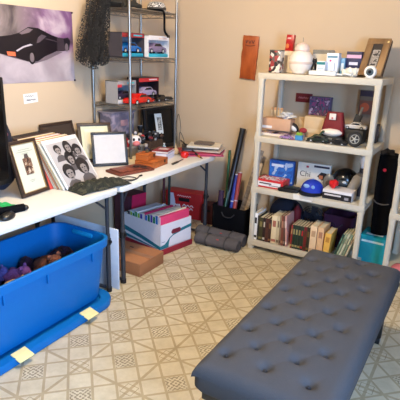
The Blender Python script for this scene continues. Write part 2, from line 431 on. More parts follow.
plush((.36, -2.35, .335), .048, (70, 66, 130), 'blue violet plush toy at the back left of the blue bin', .9, 5)
plush((.55, -2.00, .345), .016, (205, 190, 196), 'tiny pale plush toy beside the brown one near the front rim of the bin', 0, 6)

# ------------------------------------------------------------------ white foam board between the legs
solo(MB().box((0, 0, .21), (.56, .012, .42), bev=.002), 'foam_board', mat('pale_blue_white_board', (206, 212, 220), .6), 'pale white foam board standing on edge beside the blue bin under the table', 'board', (.29, -1.605, .002), 0.0)

# ------------------------------------------------------------------ poster
pm = bpy.data.materials.new('printed_smoke'); pm.use_nodes = True
nt = pm.node_tree; N = nt.nodes; L = nt.links; b = N['Principled BSDF']; b.inputs['Roughness'].default_value = .35
tc = N.new('ShaderNodeTexCoord'); sp = N.new('ShaderNodeSeparateXYZ'); L.new(tc.outputs['Object'], sp.inputs[0])
def ramp(v, a, c, lo, hi):
    mr = N.new('ShaderNodeMapRange'); L.new(v, mr.inputs[0]); mr.inputs[1].default_value = lo; mr.inputs[2].default_value = hi
    mx = N.new('ShaderNodeMix'); mx.data_type = 'RGBA'; L.new(mr.outputs[0], mx.inputs[0])
    for i, q in ((6, a), (7, c)):
        if isinstance(q, tuple): mx.inputs[i].default_value = q
        else: L.new(q, mx.inputs[i])
    return mx.outputs[2]
n1 = N.new('ShaderNodeTexNoise'); n1.inputs['Scale'].default_value = 5; n1.inputs['Detail'].default_value = 5; L.new(tc.outputs['Object'], n1.inputs['Vector'])
n1.inputs['Distortion'].default_value = .6
top = ramp(sp.outputs[1], srgb(132, 118, 114), srgb(124, 82, 122), -.05, .22)
smoke = ramp(n1.outputs['Fac'], srgb(74, 64, 66), top, .35, .5)
smoke = ramp(n1.outputs['Fac'], smoke, srgb(190, 168, 176), .52, .68)
low = ramp(n1.outputs['Fac'], srgb(160, 146, 150), srgb(192, 178, 180), .35, .65)
L.new(ramp(sp.outputs[2], low, smoke, -.10, .02), b.inputs['Base Color'])
po = thing('wall_poster', 'poster of a dark sports car in purple smoke pinned on the left wall', 'poster', (WX, -1.59, 1.5155))
Pp = MB().box((.002, 0, 0), (.002, .885, .472)); Pp.build('poster_sheet', pm, po, smooth=False)
def flat(parent, name, pts, lev, m, x0=WX, oy=-1.59, oz=1.5155):
    M_ = Matrix.Translation((.0032+lev*.0004, 0, 0)) @ Matrix.Rotation(PI/2, 4, 'Z')
    return MB().prism([(y-oy, z-oz) for y, z in pts], .0003, M=M_).build(name, m, parent, smooth=False)
car = [(-1.754, 1.564), (-1.68, 1.574), (-1.612, 1.592), (-1.54, 1.629), (-1.459, 1.627), (-1.387, 1.602), (-1.345, 1.588), (-1.256, 1.567), (-1.196, 1.578), (-1.174, 1.553), (-1.19, 1.493), (-1.25, 1.484), (-1.308, 1.483), (-1.411, 1.449), (-1.478, 1.416), (-1.56, 1.416), (-1.656, 1.439), (-1.765, 1.461), (-1.867, 1.481), (-1.90, 1.52), (-1.86, 1.545)]
cb = flat(po, 'printed_car', car, 1, C(24, 18, 24, .35))
flat(po, 'printed_glass', [(-1.612, 1.589), (-1.541, 1.623), (-1.501, 1.616), (-1.533, 1.596), (-1.594, 1.581)], 2, C(120, 104, 108, .35))
flat(po, 'printed_glass', [(-1.464, 1.568), (-1.431, 1.588), (-1.389, 1.578), (-1.457, 1.536), (-1.478, 1.532)], 2, C(84, 72, 80, .35))
flat(po, 'printed_highlight', [(-1.648, 1.482), (-1.591, 1.509), (-1.53, 1.526), (-1.51, 1.519), (-1.582, 1.502), (-1.637, 1.476)], 2, C(190, 178, 184, .35))
flat(po, 'printed_headlight', [(-1.718, 1.476), (-1.653, 1.473), (-1.652, 1.447), (-1.711, 1.451)], 2, C(226, 110, 70, .35))
flat(po, 'printed_tyre', [(-1.524+.03*math.cos(a*PI/8), 1.440+.044*math.sin(a*PI/8)) for a in range(16)], 2, C(18, 14, 18, .35))
flat(po, 'printed_wheel', [(-1.524+.018*math.cos(a*PI/8), 1.440+.030*math.sin(a*PI/8)) for a in range(16)], 3, C(118, 104, 106, .35))
flat(po, 'printed_wheel', [(-1.213+.016*math.cos(a*PI/8), 1.51+.028*math.sin(a*PI/8)) for a in range(16)], 3, C(110, 96, 100, .35))
flat(po, 'printed_ground_shadow', [(-1.76, 1.456), (-1.62, 1.425), (-1.50, 1.402), (-1.40, 1.425), (-1.25, 1.478), (-1.30, 1.484), (-1.48, 1.43)], 0, C(112, 98, 104, .35))
flat(po, 'printed_door_line', [(-1.40, 1.565), (-1.33, 1.555), (-1.25, 1.535), (-1.25, 1.531), (-1.33, 1.549), (-1.40, 1.559)], 3, C(74, 62, 70, .35))
flat(po, 'printed_shadow', [(-1.30, 1.575), (-1.24, 1.572), (-1.23, 1.49), (-1.30, 1.484)], 3, C(60, 48, 54, .35))
for zz in (1.745, 1.283): MB().bar((0, 0, 0), (.009, 0, 0), .006).build('pin', C(60, 20, 50), po).location = (.003, -1.15+1.59, zz-1.5155)
no = thing('paper_note', 'small white handwritten note taped on the left wall below the poster', 'note', (WX, -1.557, 1.178))
MB().box((.0008, 0, 0), (.0012, .118, .064), M=T(rx=.06)).build('sheet', paper, no)
for i, (y_, z_, w_) in enumerate(((-.01, .014, .07), (-.02, -.012, .03), (.02, -.010, .045))): squiggle(no, C(60, 56, 66), w_, .012, T(.0022, y_, z_, rz=PI/2, ry=0), 4, .0011, i, 'handwriting')

# ------------------------------------------------------------------ frames and cards
def framed(name, label, cat, loc, yaw, lean, w, h, border, depth, fm, inner, group=None, mat_w=.0):
    r = thing(name, label, cat, (loc[0], loc[1], loc[2]+depth*math.sin(abs(lean))), yaw, group, lean)
    f = MB()
    for (cx, cz, dx, dz) in ((w/2, border/2, w, border), (w/2, h-border/2, w, border), (border/2, h/2, border, h-2*border), (w-border/2, h/2, border, h-2*border)):
        f.box((cx, depth/2, cz), (dx, depth, dz), bev=.002)
    f.build('frame', fm, r)
    MB().box((w/2, depth*.6, h/2), (w-2*border+.002, depth*.5, h-2*border+.002)).build('picture_mat', inner, r, smooth=False)
    return r
dkwood = wood('dark_brown_frame_wood', (38, 24, 16), (62, 40, 26))
ce = framed('picture_frame', 'dark framed cream certificate with a small brown photo leaning at the left of the table', 'picture frame', (.32, -2.097, TZ), 1.68, .293, .213, .316, .02, .018, dkwood, mat('cream_mat_board', (204, 203, 178), .7))
lip = MB()
for (cx, cz, dx, dz) in ((.1065, .022, .173, .004), (.1065, .294, .173, .004), (.022, .158, .004, .276), (.191, .158, .004, .276)): lip.box((cx, .004, cz), (dx, .006, dz))
lip.build('gilt_lip', mat('dull_gold', (170, 140, 86), .4, .5), ce)
MB().box((.108, .0042, .165), (.062, .001, .095)).build('mounted_photo', patch('sepia_photo', [(58, 36, 26), (140, 104, 80), (90, 60, 44), (196, 176, 150)], 40, .5), ce)
MB().prism([(.09, .20), (.13, .20), (.122, .235), (.098, .235)], .001, M=T(y=.0041)).build('printed_emblem', C(74, 64, 60), ce)
for (z_, ww) in ((.262, .09), (.25, .12), (.238, .05), (.085, .04), (.076, .025)): MB().box((.107, .0042, z_), (ww, .001, .0025)).build('printed_line', C(150, 146, 126), ce)


wf = framed('picture_frame', 'black framed blank white picture standing in front of the cow figurine', 'picture frame', (.097, -1.305, TZ), .903, .33, .255, .244, .018, .02, C(20, 18, 18, .5), mat('white_canvas', (206, 202, 196), .8))
f2 = framed('picture_frame', 'dark brown framed cream picture behind the black framed white one', 'picture frame', (-.05, -1.275, TZ), .966, .42, .25, .296, .024, .02, dkwood, mat('cream_green_mat', (222, 218, 180), .7))
MB().box((.125, .003, .16), (.15, .001, .18)).build('print', mat('pale_print', (232, 228, 200), .7), f2)

# record sleeves
cols = [(226, 214, 190), (196, 176, 132), (230, 222, 200), (168, 120, 84), (238, 226, 190), (214, 200, 168), (196, 74, 60), (238, 232, 220), (222, 180, 170), (84, 42, 30), (228, 190, 120), (206, 196, 176), (60, 34, 26), (74, 46, 34), (40, 28, 24)]
nm = ['cream', 'tan', 'off-white', 'light brown', 'pale yellow', 'beige', 'red', 'white', 'pink', 'maroon brown', 'ochre', 'grey beige', 'dark chocolate', 'dark brown', 'near-black brown']
yw = 1.707; d_ = Vector((math.cos(yw), math.sin(yw), 0)); bk = Vector((-math.sin(yw), math.cos(yw), 0))
B0 = Vector((.395, -1.843, TZ+.004))
cv = thing('record_sleeve', 'front record sleeve with a black and white group portrait leaning on the records', 'record sleeve', B0, yw, None, .577)
MB().box((.165, .003, .165), (.325, .005, .325), bev=.001).build('sleeve', mat('white_record_sleeve', (226, 222, 214), .6), cv)
MB().box((.165, .0000, .158), (.295, .001, .285)).build('cover_photo', mat('mid_grey_print', (176, 170, 166), .6, var=.2, scale=12), cv, smooth=False)
dark, skin = C(26, 22, 24), C(140, 130, 124)
def face(cx, cz, s, hair=1.25, long_=0):
    e = lambda rx, rz, ox=0, oz=0: [(cx+ox+rx*math.cos(a*PI/10), cz+oz+rz*math.sin(a*PI/10)) for a in range(20)]
    MB().prism([(cx-s*1.5, cz-s*2.1), (cx+s*1.5, cz-s*2.1), (cx+s*1.1, cz-s*1.2), (cx+s*.4, cz-s*.8), (cx-s*.4, cz-s*.8), (cx-s*1.1, cz-s*1.2)], .0004, M=T(y=-.0011)).build('printed_shoulders', C(84, 78, 78), cv, smooth=False)
    MB().prism(e(s*hair*.95, s*hair*(.95+long_), 0, s*(.38-long_)), .0006, M=T(y=-.0017)).build('printed_hair', dark, cv, smooth=False)
    MB().prism([(cx-s*.62, cz+s*.35), (cx-s*.55, cz-s*.4), (cx-s*.25, cz-s*.88), (cx+s*.25, cz-s*.88), (cx+s*.55, cz-s*.4), (cx+s*.62, cz+s*.35), (cx+s*.3, cz+s*.62), (cx-s*.3, cz+s*.62)], .0006, M=T(y=-.0021)).build('printed_face', skin, cv, smooth=False)
    for q in (-1, 1): MB().box((cx+q*s*.28, -.0024, cz+s*.1), (s*.3, .0004, s*.16)).build('printed_eye', dark, cv, smooth=False)
    MB().box((cx, -.0024, cz-s*.15), (s*.14, .0004, s*.3)).build('printed_nose', C(110, 100, 96), cv, smooth=False)
    MB().box((cx, -.0024, cz-s*.52), (s*.45, .0004, s*.16)).build('printed_mouth', dark, cv, smooth=False)
for a in ((.095, .245, .032, 1.0, 0), (.19, .25, .034, 1.15, .35), (.262, .215, .034, 1.25, 0), (.165, .175, .036, 1.3, .1), (.095, .09, .048, 1.1, 0), (.235, .10, .044, 1.35, 0)): face(*a)
for i in range(15):
    off = .010+.0135*(i+1); le = .577-.022*i*.6
    loc = B0+bk*off+d_*(-.01-.0035*i if i > 5 else random.uniform(-.006, .004))+Vector((0, 0, 0))
    hh = .312 if i != 14 else .325
    s = thing('record_sleeve', f'{nm[i]} record sleeve in the leaning stack, ' + ('right behind the portrait sleeve' if i == 0 else f'just behind the {nm[i-1]} one'), 'record sleeve', loc, yw, 'record sleeves leaning in a stack on the table', le)
    MB().box((.157, .005, hh/2), (.312, .007, hh), bev=.001).build('sleeve', C(*cols[i]), s)
    if cols[i][0] > 150: MB().box((.157, .005, hh+.0005), (.29, .004, .001)).build('opening_edge', C(90, 60, 50) if i % 2 else C(200, 190, 170), s)
    else: MB().box((.0005, .005, hh/2), (.001, .004, .28)).build('spine', C(140, 110, 90), s)

dkp = framed('picture_frame', 'dark flat picture leaning on the wall between the records and the cream picture', 'picture frame', (-.09, -1.52, TZ), 1.57, .30, .30, .31, .02, .015, dkwood, C(60, 46, 36))
# backpack and television at the left edge
bp = thing('backpack', 'dark navy backpack slumped behind the framed certificate at the left edge', 'backpack', (.03, -2.10, TZ+.03))
nav = mat('navy_nylon', (22, 24, 44), .8, var=.3, bump=.6)
MB().ball((0, 0, .21), (.12, .16, .235), lump=.12, seed=4, u=28, v=18).build('bag_body', nav, bp)
MB().ball((.11, .0, .11), (.05, .11, .11), lump=.1, seed=9).build('front_pocket', nav, bp)
MB().tube([(.02, .05, .37), (.03, .03, .42), (.03, -.03, .42), (.02, -.05, .37)], .008).build('carry_handle', black_fab, bp)
MB().ball((.085, .07, .30), (.022, .018, .02)).build('zip_tab', C(170, 90, 100), bp)
tv = thing('flat_television', 'black flat television standing on the table, only its right edge in view', 'television', (.235, -2.49, TZ))
MB().box((0, 0, .37), (.035, .76, .57), bev=.006).build('screen_housing', C(14, 14, 16, .35), tv)
MB().box((.0185, 0, .375), (.001, .72, .52)).build('screen', C(6, 6, 8, .1), tv)
MB().box((0, 0, .05), (.04, .12, .07), bev=.004).build('stand_neck', black_pl, tv); MB().rings([(0, 0, 0, .11, .17, .05), (.012, 0, 0, .1, .16, .05)]).build('stand_foot', black_pl, tv)
# green cloth, black straps on the table
gc = MB()
gc.sheet(lambda u, v: (-.06+.13*u, -.16+.24*v, .012+.028*abs(math.sin(u*7+v*4))*(1-abs(2*v-1)**3)+.008*noise.noise(Vector((u*9, v*9, 1)))), 20, 30, .003)
solo(gc, 'green_bag', mat('bright_green_plastic', (20, 170, 90), .4), 'crumpled bright green plastic bag on the table in front of the backpack', 'bag', (.36, -2.30, TZ), .2)
st_ = thing('black_strap', 'thick black padded strap lying across the table edge at the left', 'strap', (.47, -2.22, TZ), 0)
MB().tube([(-.10, -.30, .02), (-.05, -.2, .022), (-.02, -.10, .02), (.0, 0, .016)], .021, n=12).build('padding', black_fab, st_)
MB().ball((0, .005, .015), (.024, .02, .014)).build('end_tab', black_pl, st_)
MB().box((-.03, -.12, .041), (.01, .02, .003), bev=.001).build('stitched_tag', C(120, 40, 60), st_)
mo = thing('computer_mouse', 'small black rounded mouse at the left edge beside the black strap', 'computer mouse', (.51, -2.35, TZ), .3)
MB().ball((0, 0, .012), (.03, .05, .020)).build('shell', black_pl, mo); MB().bar((0, .028, .028), (0, .034, .024), .005).build('scroll_wheel', C(60, 60, 64), mo)

# ------------------------------------------------------------------ camo cloth
cm = MB()
def camo(u, v):
    x = -.085+.17*u; y = -.19+.38*v
    e = max(0, 1-abs(2*u-1)**4)*max(0, 1-abs(2*v-1)**4)
    return (x+.02*noise.noise(Vector((u*3, v*3, 7))), y, .006+e*(.035+.03*noise.noise(Vector((x*14, y*14, 3)))+.014*noise.noise(Vector((x*45, y*45, 1)))))
cm.sheet(camo, 40, 60, .004)
solo(cm, 'camouflage_cloth', patch('camo_green_print', [(24, 26, 18), (38, 42, 26), (16, 16, 14), (60, 58, 42)], 34, .9), 'rumpled dark green camouflage cloth heaped below the portrait record sleeve', 'cloth', (.475, -1.66, TZ), -.15)
cb_ = thing('coiled_cord', 'black cord lying in a loop on the table beside the camouflage cloth', 'cord', (.50, -1.42, TZ))
MB().tube([(.0, -.08, .005), (.05, -.02, .005), (.03, .05, .005), (-.03, .04, .006), (-.03, -.03, .01), (.02, -.05, .012), (.05, .02, .006), (.02, .10, .005)], .0035).build('cable', black_pl, cb_)
MB().box((.02, .115, .006), (.012, .03, .01), bev=.003).build('plug', black_pl, cb_)

# board and wooden boxes
tb = thing('wooden_tray', 'flat reddish brown wooden tray between the camouflage cloth and the small wooden boxes', 'tray', (.375, -1.235, TZ), -.25)
rw = wood('reddish_brown_wood', (88, 40, 26), (128, 64, 42))
MB().box((0, 0, .009), (.17, .30, .018), bev=.005).build('board', rw, tb)
MB().box((0, 0, .023), (.13, .26, .010), bev=.004).build('raised_panel', rw, tb)
gl = thing('reading_glasses', 'black folded eyeglasses on the reddish brown wooden tray', 'eyeglasses', (.43, -1.20, TZ+.028), .4)
for q in (-1, 1): MB().tube([(.022*math.cos(a*PI/6)+q*.027, .015*math.sin(a*PI/6), .006) for a in range(13)], .0028).build('lens_rim', black_pl, gl)
MB().tube([(-.05, 0, .005), (-.02, .03, .004), (.04, .032, .004)], .0025).build('temple_arm', black_pl, gl)
ow = wood('orange_pine', (150, 74, 24), (186, 98, 38))
def wbox(label, loc, rz, w, l, h, clasp):
    r = thing('wooden_box', label, 'box', loc, rz)
    MB().box((0, 0, h*.35), (w, l, h*.7), bev=.003).build('box_base', ow, r)
    MB().box((0, 0, h*.85), (w+.002, l+.002, h*.29), bev=.003).build('box_lid', ow, r)
    MB().box((w/2+.002, clasp, h*.62), (.004, .02, .022), bev=.001).build('clasp', C(70, 44, 30), r)
    return r
wbox('wide orange wooden box, the lower of two stacked beside the paperbacks', (.385, -1.0, TZ), .10, .15, .22, .052, .06)
wbox('small orange wooden box stacked on top of the wide one', (.365, -1.045, TZ+.053), .14, .10, .12, .046, .03)
tr = thing('metal_trinket', 'small dark metal trinket sitting on the upper wooden box', 'trinket', (.365, -1.03, TZ+.100))
MB().lathe([(.014, 0), (.016, .004), (.007, .010), (.012, .016), (.004, .024)]).build('body', C(80, 70, 50, .3), tr); MB().tube([(-.02, 0, .01), (0, .012, .016), (.02, 0, .01)], .003).build('handle', C(60, 54, 44), tr)

# ------------------------------------------------------------------ wire rack on the table
rk = thing('wire_shelf_rack', 'tall chrome wire rack with open shelves standing at the far end of the table', 'rack', (-.01, -.675, TZ))
RX, RY = .18, .298
for sx in (-1, 1):
    for sy in (-1, 1):
        p = MB().bar((0, 0, .01), (0, 0, 1.24), .0105, n=14)
        for k in range(24): p.bar((0, 0, .05+k*.05), (0, 0, .053+k*.05), .0115, n=14)
        p = p.build('post', chrome, rk); p.location = (sx*RX, sy*RY, 0)
        MB().bar((0, 0, 0), (0, 0, .018), .015, .011).build('levelling_foot', black_pl, p)
def wshelf(z):
    m = MB()
    for zz in (z, z-.028):
        for sx in (-1, 1): m.bar((sx*RX, -RY, zz), (sx*RX, RY, zz), .0035, n=6)
        for sy in (-1, 1): m.bar((-RX, sy*RY, zz), (RX, sy*RY, zz), .0035, n=6)
    for sx in (-1, 1):
        k = 12
        for i in range(k):
            a = -RY+2*RY*i/k; c = a+2*RY/k; u = z if i % 2 else z-.028; v = z-.028 if i % 2 else z
            m.bar((sx*RX, a, u), (sx*RX, c, v), .002, n=5)
    for sy in (-1, 1):
        for i in range(8):
            a = -RX+2*RX*i/8; c = a+2*RX/8; u = z if i % 2 else z-.028; v = z-.028 if i % 2 else z
            m.bar((a, sy*RY, u), (c, sy*RY, v), .002, n=5)
    for i in range(1, 24): y = -RY+2*RY*i/24; m.bar((-RX, y, z+.002), (RX, y, z+.002), .0017, n=5)
    for x in (-.06, .06): m.bar((x, -RY, z-.001), (x, RY, z-.001), .0025, n=5)
    m.build('wire_shelf', chrome, rk)
for z in (.41, .75, 1.09): wshelf(z)
S3, S2, S1 = TZ+.4145, TZ+.7545, TZ+1.0945
RACKX, RACKY = -.01, -.715

# boxed toy cars
def toycar(parent, M, L_, body, dark_=None, top=True):
    b_ = MB(); h = L_*.2
    pr = [(-.5, .08), (-.5, .22), (-.46, .30), (-.22, .34), (-.10, .50), (.18, .50), (.30, .34), (.47, .28), (.5, .2), (.5, .08)]
    b_.prism([(x*L_, z*L_*.62) for x, z in pr], L_*.38, M=M @ T(y=-L_*.19), bev=L_*.012)
    bo = b_.build('car_body', body, parent)
    g_ = MB(); g_.prism([(x*L_, z*L_*.62) for x, z in [(-.17, .35), (-.08, .47), (.16, .47), (.25, .35)]], L_*.386, M=M @ T(y=-L_*.193)); g_.build('car_windows', C(20, 22, 28, .2), parent)
    for q in (-.3, .3):
        for s_ in (-1, 1):
            wq = MB().bar((q*L_, s_*L_*.15, L_*.075), (q*L_, s_*L_*.2, L_*.075), L_*.075, n=16, M=M).build('wheel', C(16, 16, 16), parent)
            MB().bar((q*L_, s_*L_*.199, L_*.075), (q*L_, s_*L_*.204, L_*.075), L_*.04, n=12, M=M).build('hub_cap', C(190, 190, 190, .3), wq)
def carbox(label, loc, rz, w, d, h, outer, card, carcol, basecol, hdr, sub):
    r = thing('boxed_toy_car', label, 'boxed toy', loc, rz)
    m = MB(); t = .004
    m.box((0, 0, t/2), (d, w, t)); m.box((0, 0, h-t/2), (d, w, t)); m.box((-d/2+t/2, 0, h/2), (t, w, h)); m.box((0, -w/2+t/2, h/2), (d, t, h)); m.box((0, w/2-t/2, h/2), (d, t, h))
    m.build('carton', outer, r, smooth=False)
    MB().box((-d/2+.008, 0, h/2), (.004, w-.01, h-.01)).build('backing_card', card, r)
    MB().box((0, 0, .018), (d-.012, w-.012, .026), bev=.003).build('tray_insert', basecol, r)
    toycar(r, T(0, 0, .031, rz=PI/2), w*.92, carcol)
    MB().box((d/2-.002, 0, h-.018), (.003, w-.008, .03)).build('header_strip', hdr, r)
    MB().box((d/2-.0005, w*.2, h-.018), (.001, w*.4, .010)).build('printed_title', sub, r)
    return r
boxcard = patch('blurred_artwork_card', [(70, 92, 110), (110, 128, 140), (140, 150, 160)], 12, .5, contrast=False)
carbox('dark red and blue window box with a blue toy car, beside the veil', (.03, -.835, S2), .0, .265, .13, .175, C(70, 64, 66, .4), boxcard, C(20, 100, 170, .25), C(30, 150, 175), C(150, 40, 44), C(60, 170, 190))
carbox('white window box with a silver violet toy car on teal', (.05, -.54, S2), .0, .28, .13, .165, C(236, 232, 228, .5), mat('white_box_card', (226, 216, 212), .6), C(128, 112, 140, .25), C(50, 170, 190), C(236, 230, 226), C(225, 200, 190))
carbox('grey window box with a dark purple toy car on the lower rack shelf', (.0, -.875, S3), .0, .22, .12, .17, C(150, 148, 146, .5), boxcard, C(50, 40, 62, .3), C(196, 192, 190), C(150, 148, 150), C(60, 170, 175))
MB_l = bpy.data.objects['boxed_toy_car.002']
MB().box((.0605, -.085, .135), (.001, .05, .02)).build('red_label', C(190, 50, 60), MB_l)
carbox('black box with a red top band and a pale violet toy car', (-.02, -.57, S3), .0, .27, .12, .185, C(38, 24, 28, .4), mat('dark_maroon_card', (44, 22, 34), .5), C(165, 150, 178, .25), C(30, 24, 30), C(190, 40, 46), C(232, 200, 200))
def loosecar(label, loc, rz, L_, colr):
    r = thing('toy_car', label, 'toy car', loc, rz); toycar(r, T(rz=PI/2), L_, colr); return r
loosecar('bright red toy car parked at the front of the rack shelf', (.125, -.83, S3), 0.06, .25, C(200, 30, 22, .25))
loosecar('short red toy pickup right behind the red toy car', (.12, -.665, S3), -.1, .09, C(190, 46, 28, .25))
loosecar('black toy car with white trim between the red car and the right rack post', (.125, -.55, S3), .06, .17, C(16, 16, 18, .25))
loosecar('flat black toy car against the right rack post', (.13, -.425, S3), -.05, .10, C(26, 28, 26, .3))
# sheet with printed curve behind shelf
# top of the rack: speckled hat, strap
hat = thing('fabric_hat', 'grey and white speckled fabric hat on top of the wire rack', 'hat', (.06, -.50, S1))
hm = patch('speckled_grey_print', [(110, 104, 96), (196, 190, 180), (232, 226, 214), (70, 66, 60)], 60, .9)
MB().lathe([(.105, .0), (.11, .004), (.075, .012), (.072, .05), (.055, .072), (.02, .08)]).build('crown', hm, hat)
MB().lathe([(.073, .016), (.076, .018), (.076, .034), (.073, .036)]).build('hat_band', C(60, 56, 50), hat)
bs = thing('black_belt', 'black belt hanging down from the top shelf of the wire rack', 'belt', (.0, -.62, S1))
MB().tube([(-.1, -.18, .012), (-.02, -.06, .012), (.08, .02, .012), (.175, .03, .008), (.195, .035, -.02), (.197, .035, -.08), (.197, .04, -.14), (.2, .07, -.17)], .0085).build('belt_strap', black_fab, bs)
MB().box((.2, .085, -.178), (.01, .03, .02), bev=.002).build('buckle', C(40, 36, 30, .3), bs)
sb = thing('rolled_jacket', 'dark folded jacket lying on the left of the top rack shelf', 'jacket', (-.02, -.86, S1))
MB().ball((0, 0, .035), (.15, .13, .035), lump=.3, seed=2, u=30, v=16).build('folded_body', mat('dark_olive_cloth', (46, 42, 34), .9, var=.3, bump=.6), sb)
MB().tube([(.12, -.1, .02), (.14, 0, .025), (.12, .1, .02)], .018).build('sleeve', _m['dark_olive_cloth'], sb)

# black lace veil
lace = bpy.data.materials.new('black_lace'); lace.use_nodes = True
nt = lace.node_tree; b = nt.nodes['Principled BSDF']; b.inputs['Base Color'].default_value = srgb(26, 24, 22); b.inputs['Roughness'].default_value = .9
tc = nt.nodes.new('ShaderNodeTexCoord'); v1 = nt.nodes.new('ShaderNodeTexNoise'); v1.inputs['Scale'].default_value = 130
nt.links.new(tc.outputs['Object'], v1.inputs['Vector'])
gt = nt.nodes.new('ShaderNodeMath'); gt.operation = 'GREATER_THAN'; gt.inputs[1].default_value = .48
nt.links.new(v1.outputs['Fac'], gt.inputs[0]); nt.links.new(gt.outputs[0], b.inputs['Alpha'])
vl = thing('lace_veil', 'ragged black lace veil draped over the left side of the wire rack', 'veil', (.0, -1.075, 1.45))
for k, (x0_, sc_, ln) in enumerate(((.0, 1.0, .0), (.03, .8, .02), (-.05, .9, .03), (.055, .62, -.02))):
    def vf(u, v, k=k, x0_=x0_, sc_=sc_, ln=ln):
        # v: 0 top .. 1 bottom ; u across y
        z = .42*(1-v)+(-.055+ln+.06*noise.noise(Vector((u*5, k*3, 0)))+.05*u)*v
        spread = (.09+.12*min(1, v*1.15)**.8)*sc_
        y = (u-.78)*spread-.03-.02*v+.05*(1-v)
        x = x0_+.035*math.sin(u*16+k*2+v*2)*(.3+v)+.02*noise.noise(Vector((u*6, v*6, k)))
        return (x, y, z)
    MB().sheet(vf, 30, 30, 0).build('lace_layer', lace, vl)
MB().tube([(-.17, .02, .43), (-.05, .03, .425), (.06, .02, .43), (.12, .0, .415)], .016).build('gathered_top', mat('black_tulle', (24, 22, 20), .9, bump=.5), vl)

# ------------------------------------------------------------------ clutter on the table inside the rack
bf = framed('picture_frame', 'large black deep framed picture standing behind the wire rack', 'picture frame', (.015, -.57, TZ), 1.248, .144, .327, .358, .03, .03, C(22, 20, 20, .4), mat('near_black_print', (20, 20, 20), .25))
wc = thing('greeting_card', 'narrow white card with a grey photo leaning inside the large black frame', 'card', (.075, -.51, TZ+.135), 1.20, None, .25)
MB().box((.035, .0, .085), (.068, .003, .17)).build('card_sheet', C(200, 206, 204), wc); MB().box((.04, -.002, .085), (.04, .001, .11)).build('printed_photo', patch('grey_photo', [(70, 74, 72), (120, 124, 120), (160, 160, 156)], 60, .5), wc)
tbx = thing('plastic_storage_box', 'tall cloudy lavender plastic box filling the left half under the lowest rack shelf', 'box', (-.105, -.80, TZ))
MB().rings([(0, 0, 0, .062, .125, .02), (.32, 0, 0, .072, .14, .02), (.33, 0, 0, .076, .145, .02), (.335, 0, 0, .07, .14, .02)]).build('tub', patch('cloudy_lavender_plastic', [(150, 142, 150), (110, 104, 116), (176, 160, 168), (130, 124, 140)], 9, .3, contrast=False), tbx)
MB().box((0, 0, .339), (.16, .30, .010), bev=.004).build('lid', mat('smoky_lid', (150, 140, 146), .3), tbx)
MB().box((.068, .0, .25), (.008, .09, .05), M=None, bev=.003).build('latch', C(196, 150, 150), tbx)
# clear box of props beneath
cbx = thing('plastic_storage_box', 'clear grey plastic box full of small parts on the table under the rack shelf', 'box', (.055, -.83, TZ))
MB().rings([(0, 0, 0, .06, .13, .02), (.07, 0, 0, .066, .14, .02), (.075, 0, 0, .070, .144, .02), (.078, 0, 0, .06, .13, .02)]).build('tub', mat('cloudy_plastic', (150, 140, 128), .3), cbx)
MB().box((0, 0, .082), (.135, .27, .006), bev=.003).build('lid', mat('cloudy_lid', (176, 168, 156), .3), cbx)
cw = thing('cow_figurine', 'small white cow head figurine with black patches and a pink nose', 'figurine', (.09, -.815, TZ+.086), -.7); cw.scale = (1.5, 1.5, 1.5)
MB().ball((0, 0, .026), (.028, .03, .028), u=24, v=16).build('head', C(238, 230, 224), cw)
MB().ball((.026, 0, .014), (.016, .02, .014)).build('nose', C(214, 120, 116), cw)
for q in (-1, 1):
    MB().ball((.0, q*.034, .04), (.007, .016, .008)).build('ear', C(30, 26, 26), cw); MB().ball((.022, q*.013, .034), (.007, .007, .008)).build('eye_patch', C(20, 18, 18), cw)
    MB().bar((0, q*.014, .048), (0, q*.02, .066), .004, .0015).build('horn', C(210, 190, 150), cw)
cw2 = thing('toy_figure', 'little black and white toy figure with a red cap on the clutter beside the cow', 'toy figure', (.10, -.735, TZ+.086), -.3); cw2.scale = (1.2, 1.2, 1.2)
MB().ball((0, 0, .018), (.015, .017, .018)).build('body', C(24, 22, 22), cw2); MB().ball((.003, 0, .044), (.013, .014, .013)).build('head', C(220, 214, 208), cw2); MB().lathe([(.014, .05), (.012, .056), (.004, .064)]).build('cap', C(170, 30, 34), cw2)
rh = thing('knitted_hat', 'small red knitted hat with a white brim beside the cow figurine', 'hat', (.05, -.915, TZ+.086), 0)
MB().lathe([(.045, .0), (.047, .03), (.040, .055), (.02, .075), (.006, .08)]).build('crown', mat('red_knit', (150, 24, 28), .9, bump=.5, scale=90), rh)
MB().ball((.04, .02, .04), (.018, .022, .014)).build('brim_bobble', C(232, 226, 218), rh)
# camera and binoculars clutter
def cam_toy(label, loc, rz, s, c=(18, 16, 18)):
    r = thing('old_camera', label, 'camera', loc, rz)
    MB().box((0, 0, .032*s), (.045*s, .11*s, .062*s), bev=.006).build('camera_body', C(*c, .4), r)
    MB().bar((.02*s, 0, .032*s), (.06*s, 0, .032*s), .026*s, .023*s, n=20).build('lens', C(12, 12, 14, .25), r)
    MB().bar((.061*s, 0, .032*s), (.0615*s, 0, .032*s), .017*s, n=20).build('front_glass', C(90, 96, 110, .1), r)
    MB().box((0, 0, .068*s), (.03*s, .036*s, .02*s), bev=.003).build('viewfinder', C(*c, .4), r)
    MB().bar((0, .04*s, .062*s), (0, .04*s, .07*s), .007*s).build('shutter_button', C(170, 170, 170, .3), r)
    return r
bsx = thing('shallow_wooden_crate', 'shallow dark crate carrying the old cameras under the rack shelf', 'crate', (.045, -.605, TZ))
MB().box((0, 0, .05), (.19, .19, .10), bev=.004).build('crate_body', wood('dark_walnut', (50, 36, 28), (80, 60, 46)), bsx); MB().box((.0955, 0, .03), (.002, .15, .03)).build('front_panel', C(110, 96, 80), bsx)
cam_toy('black camera with round lens, left one on the dark crate', (.05, -.63, TZ+.101), -.35, .95)
